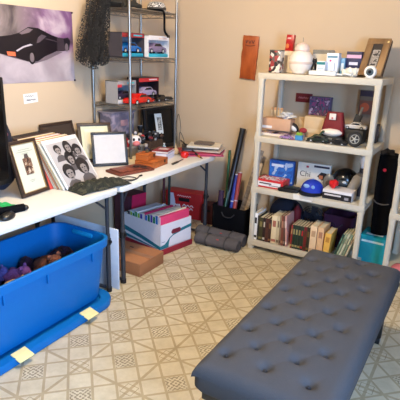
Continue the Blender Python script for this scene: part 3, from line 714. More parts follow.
cam_toy('smaller black camera with round lens, right one on the dark crate', (.06, -.53, TZ+.101), -.75, .8, (30, 24, 24))
jn = thing('coiled_cord', 'tangle of brown and white cords in front of the dark crate', 'cord', (.17, -.70, TZ))
for k, cc in enumerate(((60, 44, 34), (150, 140, 126))):
    rr = random.Random(k+3); MB().tube([(rr.uniform(-.045, .045), rr.uniform(-.13, .13), rr.uniform(.006, .04)) for _ in range(14)], .0035, n=6).build('cable', C(*cc), jn)
bl = thing('glass_bottle', 'small pale blue bottle by the right post of the rack', 'bottle', (.135, -.485, TZ))
MB().lathe([(.016, 0), (.017, .004), (.017, .035), (.007, .045), (.007, .052)]).build('bottle_body', C(150, 176, 186, .15), bl); MB().bar((0, 0, .052), (0, 0, .062), .009).build('cap', C(220, 220, 220), bl)
for (lb, nm_, x_, y_, z_, kind, c_) in (
    ('dark brown leather pouch on the table left of the dark crate', 'leather_pouch', .165, -.80, TZ, 0, (44, 28, 22)),
    ('small grey metal gadget in front of the dark crate', 'metal_gadget', .20, -.60, TZ, 1, (120, 112, 104)),
    ('black lens cap lying in front of the dark crate', 'lens_cap', .215, -.53, TZ, 2, (20, 20, 22)),
    ('dark olive binoculars lying on the right end of the crate', 'binoculars', -.005, -.535, TZ+.101, 3, (34, 34, 28)),
    ('black round flashlight standing behind the cameras', 'flashlight', -.01, -.625, TZ+.101, 4, (18, 18, 20))):
    q = thing(nm_, lb, nm_.replace('_', ' '), (x_, y_, z_), .4)
    m_ = C(*c_, .5)
    if kind == 0: MB().ball((0, 0, .022), (.04, .05, .022), lump=.3, seed=6).build('pouch_body', m_, q); MB().ball((.015, 0, .038), (.025, .03, .008)).build('flap', C(70, 44, 34), q)
    elif kind == 1: MB().box((0, 0, .012), (.035, .05, .024), bev=.004).build('gadget_body', m_, q); MB().bar((0, .0, .024), (0, 0, .034), .012).build('dial', C(40, 40, 44), q)
    elif kind == 2: MB().lathe([(.022, 0), (.024, .003), (.024, .010), (.019, .012)], n=24).build('cap_disc', m_, q); MB().bar((0, 0, .012), (0, 0, .014), .01).build('centre_mark', C(90, 90, 94), q)
    elif kind == 3:
        for k_ in (-1, 1): b_ = MB().bar((-.03, k_*.026, .027), (.04, k_*.026, .027), .018, .025, n=18).build('barrel', m_, q); MB().bar((.040, k_*.026, .027), (.042, k_*.026, .027), .020, n=18).build('front_lens', C(110, 90, 130, .1), b_)
        MB().box((0, 0, .03), (.02, .03, .01), bev=.003).build('bridge', m_, q)
    else: MB().lathe([(.016, 0), (.016, .07), (.024, .09), (.024, .11)], n=20).build('torch_body', m_, q); MB().bar((0, 0, .11), (0, 0, .112), .02).build('torch_lens', C(190, 190, 196, .1), q)
for (lb, nm_, x_, y_, z_, s_, c1, c2) in (
    ('tiny dark red toy figure standing left on the front edge of the crate', 'toy_figure', .125, -.665, TZ+.101, 1.0, (120, 30, 34), (30, 26, 28)),
    ('tiny black and silver toy figure in the middle of the crate front edge', 'toy_figure', .128, -.60, TZ+.101, 1.1, (24, 24, 26), (160, 156, 150)),
    ('tiny brown toy figure on the crate front edge before the right camera', 'toy_figure', .125, -.51, TZ+.101, .9, (84, 54, 38), (40, 30, 26)),
    ('small dark toy figure standing behind the cow figurine', 'toy_figure', .03, -.84, TZ+.086, 1.6, (34, 30, 32), (60, 50, 50)),
    ('small black and white toy figure standing behind the red capped one', 'toy_figure', .03, -.74, TZ+.086, 1.7, (26, 24, 28), (206, 200, 196)),
    ('small maroon toy figure at the far right of the low cloudy box', 'toy_figure', .05, -.70, TZ+.086, 1.4, (100, 26, 34), (190, 170, 160)),
    ('small grey toy robot standing on the table in front of the low cloudy box', 'toy_figure', .17, -.87, TZ, 1.7, (96, 94, 92), (50, 50, 54)),
    ('small dark blue toy figure on the table in front of the low cloudy box', 'toy_figure', .16, -.77, TZ, 1.8, (30, 34, 60), (170, 160, 150))):
    q = thing(nm_, lb, 'toy figure', (x_, y_, z_), random.uniform(-.6, .6)); q.scale = (s_, s_, s_)
    MB().bar((0, -.006, 0), (0, -.006, .02), .0045).build('leg', C(*c2), q); MB().bar((0, .006, 0), (0, .006, .02), .0045).build('leg', C(*c2), q)
    MB().ball((0, 0, .029), (.009, .013, .013)).build('torso', C(*c1), q); MB().ball((0, 0, .048), (.008, .008, .009)).build('head', C(*c2), q)
    for k_ in (-1, 1): MB().bar((0, k_*.012, .036), (.012, k_*.018, .024), .0035).build('arm', C(*c1), q)
# flat papers in front of rack
pp = thing('paper_stack', 'loose stack of cream papers lying behind the wooden boxes', 'papers', (.185, -.97, TZ), .3)
for k in range(3): MB().box((0, 0, .003+.005*k), (.15, .24, .004), M=T(rz=.12*k-.1)).build('sheet_bundle', C(216-6*k, 196-4*k, 160-3*k, .8), pp)
# red and white book stack right of wooden box
def stackbook(label, loc, rz, w, l, h, cov, pag=(226, 220, 206), name='book', group=None):
    r = thing(name, label, 'book', loc, rz, group)
    MB().box((0, 0, h/2), (w-.004, l-.004, h-.004)).build('pages', C(*pag), r)
    MB().box((0, 0, h-.001), (w, l, .002)).box((0, 0, .001), (w, l, .002)).box((-w/2+.001, 0, h/2), (.002, l, h)).build('cover', C(*cov, .4), r)
    return r
stackbook('white paged book, lowest of the small pile right of the wooden boxes', (.30, -.735, TZ), .25, .13, .18, .030, (214, 208, 206), (222, 218, 224))
stackbook('white paged grey-covered book, middle of the pile right of the wooden boxes', (.30, -.73, TZ+.030), .2, .125, .17, .022, (190, 184, 188), (226, 222, 226))
stackbook('red and white covered book on top of the small pile right of the wooden boxes', (.30, -.735, TZ+.052), .3, .13, .17, .016, (150, 44, 48))
bk_ = bpy.data.objects['book.002']; MB().box((0, .02, .0163), (.08, .06, .0006)).build('cover_panel', C(216, 196, 190), bk_)
ap = thing('apple_candle', 'shiny red apple-shaped candle on the table beside the knife', 'candle', (.43, -.62, TZ))
MB().lathe([(.008, .002), (.022, .0), (.031, .014), (.033, .028), (.029, .042), (.016, .050), (.005, .046)], n=28).build('apple_body', C(206, 28, 24, .2), ap)
MB().bar((0, 0, .044), (.003, 0, .058), .002).build('stem', C(60, 44, 26), ap)
kn = thing('pocket_knife', 'long black folding knife lying open along the table edge', 'knife', (.48, -.785, TZ), .15)
MB().box((0, -.06, .006), (.018, .10, .011), bev=.004).build('handle', black_pl, kn); MB().prism([(-.006, 0), (.006, 0), (.004, .09), (-.004, .11)], .002, M=T(0, -.01, .007, rx=-PI/2)).build('blade', C(60, 60, 62, .3), kn)
sk = thing('paint_brush', 'dark paint brush with an orange tip overhanging the table edge', 'paint brush', (.44, -.52, TZ), 0)
MB().bar((-.20, .13, .085), (.07, -.02, .012), .0055, .008).build('handle', C(40, 34, 30, .4), sk); MB().bar((.07, -.02, .012), (.10, -.037, .006), .009, .008).build('ferrule', C(196, 120, 50, .4), sk); MB().bar((.10, -.037, .006), (.125, -.05, .003), .008, .003).build('bristles', C(90, 70, 40), sk)
cdl = thing('charging_cable', 'thin dark cables looping up beside the right rack post', 'cable', (.23, -.40, TZ))
MB().tube([(-.02, .0, .01), (-.04, .03, .10), (-.05, .03, .22), (-.03, .03, .30), (.0, .02, .2), (.0, .0, .10), (.03, -.03, .02), (.06, -.09, .006)], .0028, n=6).build('cable', C(60, 56, 48), cdl)
MB().tube([(-.01, .0, .01), (-.02, .03, .08), (-.01, .03, .15), (.03, .03, .08), (.05, -.02, .02), (.09, -.09, .006)], .0028, n=6).build('cable', C(86, 80, 66), cdl)
onb = thing('garlic_bulb', 'pale tan bulb-shaped ornament beside the red apple candle', 'ornament', (.30, -.555, TZ))
MB().lathe([(.01, 0), (.024, .006), (.028, .02), (.02, .04), (.008, .055), (.004, .09)]).build('bulb', C(190, 160, 116), onb); MB().bar((0, 0, .09), (.002, 0, .115), .004, .002).build('neck', C(120, 110, 70), onb)

# pile of magazines at the table end
pile = [('thick magenta folder at the bottom of the magazine pile on the table corner', .24, .34, .010, (176, 40, 84), .34, (.435, -.42)),
        ('pink folder second from the bottom of the magazine pile', .23, .33, .010, (206, 84, 110), .02, (.445, -.40)),
        ('red folder in the middle of the magazine pile', .22, .34, .009, (160, 30, 36), .46, (.405, -.43)),
        ('white paged magazine above the red folder', .22, .30, .012, (196, 176, 160), -.02, (.45, -.385)),
        ('dark bordered notebook just under the cream one', .21, .30, .011, (34, 28, 28), .28, (.405, -.40)),
        ('cream notebook with a black spine near the top of the pile', .19, .27, .016, (224, 214, 194), .05, (.44, -.375))]
z = TZ
for i, (lb, w_, l_, h_, c_, a_, (x_, y_)) in enumerate(pile):
    stackbook(lb, (x_+.02, y_+.02, z), PI/2+.30+a_, w_, l_, h_, c_, name='magazine', group='magazines piled on the table corner'); z += h_+.0005
ty = thing('pewter_tray', 'small grey embossed tin on top of the magazine pile', 'tin', (.45, -.35, z), 1.8)
MB().rings([(0, 0, 0, .05, .075, .01), (.014, 0, 0, .054, .08, .012), (.017, 0, 0, .05, .076, .01)]).build('tin_base', mat('pewter', (118, 106, 98), .4, .5, var=.3, scale=60, bump=.6), ty)
MB().rings([(.017, 0, 0, .04, .065, .01), (.021, 0, 0, .036, .06, .01)]).build('embossed_lid', _m['pewter'], ty)

# ------------------------------------------------------------------ under the table
red = mat('red_carton', (200, 34, 34), .5)
rb_ = thing('red_carton', 'red cardboard drinks carton with white printing under the table by the wall', 'box', (-.04, -.20, 0.0), .15)
MB().box((.183, .07, .125), (.366, .14, .25), bev=.003).build('carton_body', red, rb_)
MB().box((.19, -.001, .18), (.11, .002, .035), bev=.0008).build('hand_slot', C(30, 14, 16), rb_)
MB().prism([(.02, .03), (.085, .03), (.10, .15), (.08, .235), (.03, .235)], .001, M=T(y=-.0012)).build('white_panel', C(226, 216, 224), rb_); squiggle(rb_, C(240, 200, 200), .14, .012, T(.19, -.0008, .215), 6, .003, 8)
for i, (x_, z_, w_) in enumerate(((.23, .125, .11), (.23, .095, .10), (.12, .12, .06), (.12, .09, .06))): squiggle(rb_, C(240, 226, 222), w_, .022, T(x_, -.0008, z_), 3, .005, i)
dk = thing('maroon_crate', 'dark maroon crate on the floor to the right of the red drinks carton', 'crate', (.40, -.12, 0), .1)
MB().box((0, 0, .09), (.11, .14, .18), bev=.004).build('crate_body', C(74, 22, 30), dk); MB().box((0, -.071, .13), (.07, .003, .02)).build('hand_slot', C(20, 12, 14), dk)

fb_ = thing('file_box', 'white and teal cardboard file box full of folders beneath the table', 'box', (.476, -1.014, 0), math.radians(79))
W_, D_, H_ = .345, .44, .245      # along local x (right face), local y (into the left side)
MB().box((W_/2, D_/2, .022), (W_+.018, D_+.018, .044), bev=.002).build('lid_underneath', C(150, 26, 44), fb_)
m = MB(); t = .006
m.box((W_/2, t/2, H_/2+.023), (W_, t, H_-.045)); m.box((W_/2, D_-t/2, H_/2+.023), (W_, t, H_-.045)); m.box((t/2, D_/2, H_/2+.023), (t, D_, H_-.045)); m.box((W_-t/2, D_/2, H_/2+.023), (t, D_, H_-.045)); m.box((W_/2, D_/2, .05), (W_, D_, .01))
m.build('carton_body', mat('white_corrugated', (226, 222, 226), .7), fb_)
MB().prism([(W_*.38, .185), (W_*.62, .185), (W_*.66, .165), (W_*.62, .148), (W_*.38, .148), (W_*.34, .165)], .002, M=T(y=-.0015)).build('hand_hole', C(120, 24, 50), fb_)
tl = C(24, 116, 130)
mm = MB(); mm.prism([(.0, .048), (.0, .075), (.05, .082), (.08, .105), (.10, .125), (.16, .155), (.24, .175), (W_, .185), (W_, .160), (.24, .150), (.14, .135), (.105, .118), (.095, .09), (.09, .048)], .001, M=T(y=-.001)); mm.build('printed_swoosh', tl, fb_)

mm = MB(); Ms = T(-.0005, D_, 0, rz=-PI/2); mm.prism([(0, .11), (D_*.5, .085), (D_, .05), (D_, .075), (D_*.5, .118), (0, .15)], .001, M=Ms @ T(y=-.0005)); mm.prism([(0, .085), (D_*.6, .062), (D_, .048), (0, .058)], .001, M=Ms @ T(y=-.0005)); mm.build('printed_swoosh', tl, fb_)
squiggle(fb_, C(110, 110, 150), .035, .006, T(.035, -.0015, .105), 4, .0012, 2)
FO = [('hot pink', (214, 60, 104), (226, 210, 214)), ('cream', (236, 226, 206), (40, 110, 180)), ('plain white', (232, 230, 228), (30, 130, 84)), ('eggshell', (230, 222, 208), (90, 60, 150)), ('pearl', (222, 224, 230), (26, 110, 76)),
      ('ivory', (232, 226, 210), (46, 120, 190)), ('magenta', (190, 40, 90), (226, 220, 220)), ('ice blue', (196, 214, 224), (80, 56, 150)), ('silver grey', (204, 208, 214), (150, 190, 60)), ('pale grey', (214, 218, 222), (60, 150, 80)),
      ('mint', (190, 216, 204), (30, 120, 80)), ('light blue', (186, 206, 226), (150, 190, 60)), ('dove grey', (196, 196, 204), (40, 44, 60)), ('dark green', (30, 96, 64), (200, 200, 200))]
fM = T(.476, -1.014, 0, rz=math.radians(79))
for i, (n_, c_, e_) in enumerate(FO):
    y_ = .024+i*.0298
    pos = 'nearest the front of the file box' if i == 0 else (f'right behind the {FO[i-1][0]} one in the file box')
    f = thing('file_folder', f'{n_} folder standing {pos}', 'folder', fM @ Vector((W_/2, y_, .058)), math.radians(79), 'folders standing in the file box')
    hf = .25-.0035*i+.007*math.sin(i*2.3)
    MB().box((0, 0, hf/2), (W_-.03, .024, hf), bev=.001).build('folder_sleeve', C(*c_), f)
    MB().box((-W_/2+.0145, 0, hf-.035), (.002, .022, .068)).build('index_tab', C(*e_), f)
# bag of folders behind the file box
mg = thing('document_case', 'maroon and magenta folder case standing behind the file box', 'case', (-.07, -.70, 0), math.radians(90))
MB().box((0, .0, .17), (.22, .16, .34), bev=.006).build('case_body', C(70, 24, 40), mg); MB().box((0, -.083, .275), (.19, .006, .12), M=T(ry=.08)).build('magenta_sheet', C(206, 34, 84), mg); MB().box((0.0, -.086, .19), (.19, .006, .02), M=T(ry=-.08)).build('cream_edge', C(220, 200, 150), mg)
# umbrella-like dark sticks
for i, (xx, lb, c_) in enumerate(((.03, 'maroon walking stick leaning upright behind the file box', (90, 30, 34)), (.09, 'dark green walking stick leaning upright behind the file box', (34, 50, 44)))):
    s = thing('walking_stick', lb, 'stick', (xx, -.34, 0)); MB().bar((0, 0, 0), (-.02, .04, .62), .013, .011).build('shaft', C(*c_), s); MB().bar((0, 0, 0), (0, 0, .02), .016).build('rubber_tip', black_pl, s)

cbb = thing('cardboard_box', 'flat closed brown cardboard box on the floor beneath the table', 'box', (.35, -1.243, 0), 0)
kr = mat('brown_cardboard', (158, 102, 62), .8, var=.08, scale=20)
MB().box((0, 0, .043), (.44, .285, .092), bev=.003).build('carton_body', kr, cbb)
MB().box((0, 0, .0935), (.44, .285, .003), bev=.001).build('top_flap', mat('light_cardboard', (172, 114, 72), .8), cbb)
MB().box((0, 0, .0955), (.442, .045, .001)).build('packing_tape', C(160, 112, 76, .3), cbb)
mk = MB(); mk.box((-.02, .07, .0955), (.035, .014, .001)); mk.build('printed_mark', C(70, 40, 26), cbb)

# grey rolled mats
gm = mat('grey_quilted_fabric', (84, 79, 79), .9, var=.2, scale=30, bump=.8)
def roll(label, p0, p1, r_):
    p0, p1 = Vector(p0), Vector(p1); L_ = (p1-p0).length; a = math.atan2(p1.y-p0.y, p1.x-p0.x)
    o = thing('rolled_mat', label, 'rolled mat', ((p0+p1)/2), a)
    m = MB()
    def f(u, v):
        th = u*2*PI; x = -L_/2+L_*v; rr = r_*(1+.05*noise.noise(Vector((x*9, math.cos(th)*2, math.sin(th)*2))))*(1 if .02 < v < .98 else .93)
        return (x, rr*1.15*math.cos(th), rr*.92+rr*.92*math.sin(th))
    m.sheet(f, 28, 30, 0)
    m.bar((-L_/2+.004, 0, r_*.92), (-L_/2+.012, 0, r_*.92), r_*.9, n=24); m.bar((L_/2-.012, 0, r_*.92), (L_/2-.004, 0, r_*.92), r_*.9, n=24)
    m.build('mat_roll', gm, o)
    for v in (-.22, .22): MB().tube([(v*L_, r_*1.19*math.cos(t_*PI/6), r_*.93+r_*.97*math.sin(t_*PI/6)) for t_ in range(13)], .005).build('strap', C(50, 48, 50), o)
    MB().box((L_*.05, -r_*.8, r_*1.6), (.02, .008, .008), bev=.002).build('red_tag', C(170, 50, 50), o)
roll('grey rolled mat lying at the front, just left of the white shelf foot', (.56, -.605, .0), (.94, -.595, .0), .050)
roll('grey rolled mat lying behind the front one against the black fabric bin', (.49, -.475, .0), (.93, -.465, .0), .054)
# black fabric bin with tubes
fbn = thing('fabric_bin', 'black fabric bin in the corner holding long tubes beside the white shelf', 'bin', (.72, -.25, 0))
m = MB(); m.rings([(0, 0, 0, .15, .12, .02), (.01, 0, 0, .155, .125, .02), (.27, 0, 0, .16, .13, .02), (.272, 0, 0, .152, .122, .02), (.02, 0, 0, .147, .117, .02)]); m.build('bin_body', black_fab, fbn)
MB().tube([(-.06, -.13, .22), (-.03, -.142, .19), (.03, -.142, .19), (.06, -.13, .22)], .006).build('handle', C(30, 30, 34), fbn)
def pole(name, label, cat, p0, p1, r_, c_, cap, rough=.35):
    p0, p1 = Vector(p0), Vector(p1); o = thing(name, label, cat, p0)
    v = p1-p0
    MB().bar((0, 0, 0), v, r_, n=20).build('tube', C(*c_, rough), o); MB().bar(v*.985, v*1.004, r_*1.07, n=20).build('end_cap', C(*cap, .4), o)
    MB().bar(v*.50, v*.52, r_*1.02, n=20).build('band', C(*cap, .4), o)
    return o
pole('poster_tube', 'thick black tube leaning highest on the wall out of the fabric bin', 'tube', (.605, -.27, .03), (.652, -.04, .885), .026, (14, 14, 16), (40, 40, 42))
pole('poster_tube', 'thinner dark green tube leaning close beside the thick black one', 'tube', (.625, -.315, .03), (.615, -.10, .62), .014, (22, 58, 40), (44, 60, 48))
pole('garden_stake', 'green metal stake leaning left of the black tubes', 'stake', (.585, -.18, .03), (.535, -.04, .68), .011, (40, 92, 52), (30, 60, 36))
pole('wrapping_paper_roll', 'blue roll of wrapping paper in the fabric bin', 'wrapping paper', (.665, -.26, .03), (.66, -.13, .50), .016, (40, 50, 140), (206, 206, 214), .4)
pole('wrapping_paper_roll', 'red and white roll of wrapping paper in the fabric bin', 'wrapping paper', (.700, -.26, .03), (.690, -.12, .52), .018, (170, 70, 66), (206, 190, 196), .4)
o = pole('umbrella', 'closed purple umbrella tucked between the table end and the black tube', 'umbrella', (.60, -.30, .35), (.575, -.22, .69), .024, (50, 26, 54), (36, 20, 40), .8)
o.location = (.62, -.355, .035)
pl_ = MB().box((0, 0, .36), (.05, .014, .72), bev=.002); 
solo(pl_, 'wooden_plank', wood('grey_weathered_wood', (108, 98, 90), (150, 138, 124)), 'grey weathered plank leaning from the fabric bin towards the white shelf', 'plank', (.715, -.17, .03), .0, rx=-.12, ry=.20)
solo(MB().box((0, 0, .31), (.035, .010, .62), bev=.002), 'wooden_plank', wood('tan_lath', (160, 134, 100), (186, 160, 126)), 'short tan lath leaning between the grey plank and the white shelf', 'plank', (.765, -.22, .03), .0, rx=-.14, ry=.20)

# ------------------------------------------------------------------ carved plank on the wall
cpq = thing('carved_plank', 'reddish brown carved wooden plaque hanging on the back wall', 'plaque', (.66, 0, 1.475)); cpq.rotation_euler = (0, .05, 0)
pts = []
rr = random.Random(3)
w2, h2 = .07, .173
for k in range(10): pts.append((-w2+rr.uniform(-.004, .004), -h2+2*h2*k/10))
for k in range(5): pts.append((-w2+2*w2*k/5, h2+rr.uniform(-.003, .003)))
for k in range(10): pts.append((w2+rr.uniform(-.004, .004), h2-2*h2*k/10))
for k in range(5): pts.append((w2-2*w2*k/5, -h2+rr.uniform(-.004, .004)))
cpw = wood('carved_red_brown', (150, 68, 26), (184, 92, 40), (8, 8, 3), .35)
MB().prism(pts, .02, M=T(y=-.0215), bev=.003).build('plaque_board', cpw, cpq)
m = MB()
for k in range(3): m.tube([(-.045+.03*k+rr.uniform(-.005, .005), -.0225, .13+rr.uniform(-.01, .01)), (-.035+.03*k, -.0225, .115), (-.025+.03*k, -.0225, .14)], .003, n=6)
m.tube([(-.045, -.0225, .10), (0, -.0225, .094), (.045, -.0225, .102)], .003, n=6)
m.build('carved_letters', C(92, 40, 20), cpq)

# ------------------------------------------------------------------ white plastic shelves
shelf_m = mat('cream_resin', (204, 194, 172), .5, var=.03)
def unit(label, x0, y0, W, D, levels):
    r = thing('plastic_shelf_unit', label, 'shelf unit', (x0, y0, 0))
    for z in levels:
        m = MB(); h = .044
        m.box((W/2, D/2, z-.008), (W-.01, D-.01, .014), bev=.003)
        m.box((W/2, .009, z-h/2), (W, .018, h), bev=.004); m.box((W/2, D-.009, z-h/2), (W, .018, h), bev=.004)
        m.box((.010, D/2, z-h/2-.001), (.016, D-.034, h-.004)); m.box((W-.010, D/2, z-h/2-.001), (.016, D-.034, h-.004))
        for k in range(3): m.box((W/2, D*(k+1)/4, z-.03), (W-.03, .01, .03))
        m.build('shelf_board', shelf_m, r)
    for sx in (0, 1):
        for sy in (0, 1):
            cx, cy = (.024 if sx == 0 else W-.024), (.024 if sy == 0 else D-.024)
            m = MB(); zs = [0]+levels
            for a, c in zip([0]+levels[:-1], levels):
                lo, hi = (a if a else 0), c-.04
                if hi-lo < .015: continue
                m.rings([(lo, 0, 0, .019, .021, .012), (lo+.03, 0, 0, .019, .021, .012), (hi, 0, 0, .021, .024, .012)], seg=4)
                m.rings([(hi-.02, 0, 0, .0235, .0235, .012), (hi, 0, 0, .0238, .0238, .012)], seg=4)
                m.rings([(lo, 0, 0, .0235, .0235, .012), (lo+.025, 0, 0, .023, .023, .012)], seg=4)
            p = m.build('post', shelf_m, r); p.location = (cx, cy, 0)
    return r
LV = [.075, .517, .9165, 1.38]
unit('cream plastic four-tier shelf unit loaded with books and toys against the back wall', .955, -.47, .87, .44, LV)
unit('cream plastic shelf unit at the right edge of the picture, mostly out of view', 1.995, -.50, .87, .46, [.075, .517, .9165, 1.38])

# generic printed box
def pbox(name, label, cat, loc, rz, w, d, h, c, prints=(), group=None, lean=0, bev=.002, dark_top=None):
    """origin: front bottom centre; prints: (cx, cz, w, h, colour) on the front face"""
    r = thing(name, label, cat, loc, rz, group, lean)
    MB().box((0, d/2, h/2), (w, d, h), bev=bev).build('carton', C(*c, .5), r)
    for i, (cx, cz, pw, ph, pc) in enumerate(prints):
        MB().box((cx, -.0004-.0002*i, cz), (pw, .001, ph)).build('printed_panel', C(*pc, .5), r, smooth=False)
    if dark_top: MB().box((0, d/2, h+.0003), (w-.002, d-.002, .001)).build('top_panel', C(*dark_top, .5), r, smooth=False)
    return r
A = 1.38+.001
# --- top shelf
mg_ = thing('comic_mug', 'square tin with black, white and red comic panels on the top shelf', 'tin', (1.045, -.40, A), 0)
MB().box((0, .04, .0775), (.084, .08, .155), bev=.004).build('tin_body', patch('comic_panels', [(206, 200, 188), (44, 36, 34), (150, 52, 50), (226, 214, 190), (96, 84, 78)], 38, .4, kind='voronoi'), mg_)
MB().box((0, .04, .157), (.088, .084, .008), bev=.003).build('lid', C(96, 90, 80, .3), mg_)
pbox('gift_box', 'off-white box behind the comic tin and the round white jar', 'box', (1.13, -.24, A), 0, .17, .14, .155, (222, 206, 180), ((.02, .09, .06, .05, (200, 176, 150)),))
rc = thing('red_figurine_box', 'upright red carton with a yellow figure standing on the off-white box', 'box', (1.075, -.215, A+.157), 0)
MB().box((0, .02, .058), (.06, .04, .115), M=T(ry=.06), bev=.003).build('carton', C(176, 20, 24, .3), rc); MB().ball((-.012, -.0005, .035), (.014, .002, .018)).build('printed_figure', C(206, 110, 50), rc); MB().box((0, -.0005, .09), (.03, .001, .012)).build('printed_title', C(214, 160, 150), rc)
jr = thing('round_jar', 'round white ceramic jar with a domed pinkish white lid on the top shelf', 'jar', (1.225, -.335, A))
MB().lathe([(.045, 0), (.058, .004), (.082, .04), (.088, .08), (.08, .122), (.06, .148), (.05, .156)], n=32).build('jar_body', C(232, 220, 206, .4), jr)
lidj = MB().lathe([(.048, .157), (.053, .162), (.051, .183), (.038, .202), (.018, .212), (.004, .217)], n=28).build('lid', C(226, 200, 184, .4), jr)
MB().bar((0, 0, .216), (0, 0, .25), .003, .002).build('lid_knob', C(150, 140, 120), lidj)
MB().lathe([(.0860, .068), (.0893, .070), (.0893, .084), (.0860, .086)], n=32).build('glazed_band', C(214, 190, 170, .4), jr)
pbox('gift_box', 'plain cream box with a grey top behind the black figurine', 'box', (1.325, -.20, A), 0, .13, .12, .170, (214, 204, 184), ((0, .156, .13, .026, (128, 124, 112)),), dark_top=(120, 116, 106))
bfz = thing('black_figurine', 'small black cat-shaped figurine between the round jar and the medicine boxes', 'figurine', (1.325, -.34, A))
MB().lathe([(.024, 0), (.028, .01), (.026, .04), (.016, .068), (.008, .078)]).build('body', C(16, 14, 16, .3), bfz)
hd = MB().ball((0, 0, .092), (.017, .016, .016)).build('head', C(16, 14, 16, .3), bfz)
for q in (-1, 1): MB().bar((q*.009, 0, .102), (q*.012, 0, .114), .006, .001).build('ear', C(16, 14, 16, .3), bfz)
pbox('medicine_box', 'small white carton with a green stripe in front of the tall blue and white one', 'box', (1.39, -.40, A), 0, .058, .04, .095, (236, 236, 234), ((0, .08, .058, .018, (20, 120, 124)), (0, .045, .04, .012, (180, 196, 206)), (0, .02, .03, .008, (150, 160, 180))))
pbox('medicine_box', 'tall white and pale blue carton with a pink mark on the top shelf', 'box', (1.452, -.35, A), 0, .082, .07, .150, (230, 236, 240), ((0, .125, .07, .014, (90, 130, 150)), (-.012, .10, .014, .014, (214, 70, 130)), (.02, .06, .004, .06, (120, 130, 160)), (0, .02, .05, .008, (190, 196, 200))), dark_top=(100, 126, 130))
pbox('medicine_box', 'narrow light blue bottle carton squeezed right of the tall white carton', 'box', (1.512, -.30, A), 0, .03, .05, .12, (110, 160, 190), ((0, .06, .02, .05, (214, 226, 232)),))
pbox('medicine_box', 'navy carton with pink and white bands beside the wooden picture frame', 'box', (1.578, -.27, A), 0, .105, .07, .165, (28, 30, 74), ((0, .15, .105, .006, (30, 20, 30)), (.0, .132, .10, .022, (214, 170, 196)), (0, .085, .06, .02, (214, 214, 226)), (0, .03, .105, .05, (214, 206, 204)), (.02, .04, .03, .02, (190, 90, 70))))
ps = thing('power_strip', 'white power strip lying along the front of the top shelf', 'power strip', (1.42, -.435, A))
MB().box((0, 0, .016), (.19, .045, .03), bev=.008).build('strip_body', white_pl, ps)
for q in (-.06, -.02, .02, .06): MB().box((q, 0, .0315), (.014, .018, .002), bev=.0006).build('socket', C(150, 146, 140), ps)
MB().tube([(.09, 0, .015), (.13, .01, .012), (.15, -.01, .02), (.19, .0, .012)], .006).build('cord', white_pl, ps)
gp = thing('game_controller', 'crumpled white paper flowers between the power strip and the webcam', 'paper flowers', (1.60, -.41, A)); gp.name = 'paper_flower'
for k in range(7):
    a = k*2.4; MB().ball((.045*math.cos(a)*(.3+k/9), .02*math.sin(a), .025+.006*(k % 3)), (.022, .016, .022), lump=.6, seed=k, u=14, v=9).build('petal_cluster', C(232, 224, 206), gp)
MB().ball((0, -.01, .05), (.01, .01, .01)).build('flower_center', C(200, 120, 90), gp)
wcx = thing('round_webcam', 'round white webcam with a dark grey lens at the right front of the top shelf', 'webcam', (1.735, -.44, A))
Mw = T(0, 0, .040, rx=PI/2)
MB().lathe([(.012, -.016), (.034, -.016), (.040, -.008), (.040, .004), (.034, .012), (.024, .013)], n=32, M=Mw).build('housing', C(236, 232, 222, .35), wcx)
MB().lathe([(.024, .011), (.024, .014), (.018, .016)], n=28, M=Mw).build('lens_ring', C(72, 84, 88, .3), wcx); MB().lathe([(.010, .015), (.010, .018), (.004, .019)], n=20, M=Mw).build('lens', C(24, 26, 30, .1), wcx)
MB().box((0, 0, .002), (.05, .04, .004), bev=.001).build('foot', white_pl, wcx)
wfr = framed('picture_frame', 'rustic wooden picture frame with a small portrait leaning at the right of the top shelf', 'picture frame', (1.63, -.34, A+.001), -.02, .66, .155, .31, .045, .02, wood('rustic_wood', (112, 82, 50), (160, 124, 82), (6, 6, 1.5)), C(60, 52, 46))
MB().box((.08, .0045, .145), (.05, .001, .14)).build('portrait', patch('faded_portrait', [(90, 84, 76), (150, 140, 128), (186, 176, 164), (60, 54, 50)], 30, .5, contrast=False), wfr)
MB().ball((.14, 0, .28), (.007, .002, .007)).build('brass_stud', C(230, 200, 130, .3), wfr)
MB().box((.162, .010, .147), (.004, .021, .29)).build('dark_edge', C(50, 32, 20), wfr)

# --- second shelf
B = .9165+.001
pk = thing('pencil_box', 'peach card box with a white label at the left of the second shelf', 'box', (1.065, -.33, B+.035))
MB().box((0, .05, .045), (.235, .10, .088), bev=.003).build('carton', C(206, 160, 124), pk); MB().box((-.07, -.001, .022), (.08, .001, .02)).build('white_label', C(240, 232, 222), pk)
for i in range(6):
    q = thing('wooden_peg', 'pale wooden peg sticking up behind the peach box, ' + ['leftmost of six', 'second of six from the left', 'third of six from the left', 'fourth of six from the left', 'fifth of six from the left', 'rightmost of six'][i], 'peg', (.975+.018*i, -.20, B+.02), 0, 'pegs behind the peach box')
    MB().box((0, 0, .085), (.010, .006, .17), M=T(ry=.10*math.sin(i*2.1)), bev=.002).build('peg_shaft', C(226, 196, 150), q); MB().box((0, -.004, .165), (.011, .002, .02), M=T(ry=.10*math.sin(i*2.1))).build('peg_tip', C(214, 160, 110), q)
prs = [(1.02, -.36, .16, .10, (196, 150, 110), 'brown printed booklet at the left front of the second shelf', .0), (1.14, -.36, .15, .10, (150, 116, 130), 'mauve comic booklet beside the brown booklet', .1), (1.24, -.375, .12, .09, (176, 170, 176), 'pale grey comic booklet in front of the small penguin toy', -.15)]
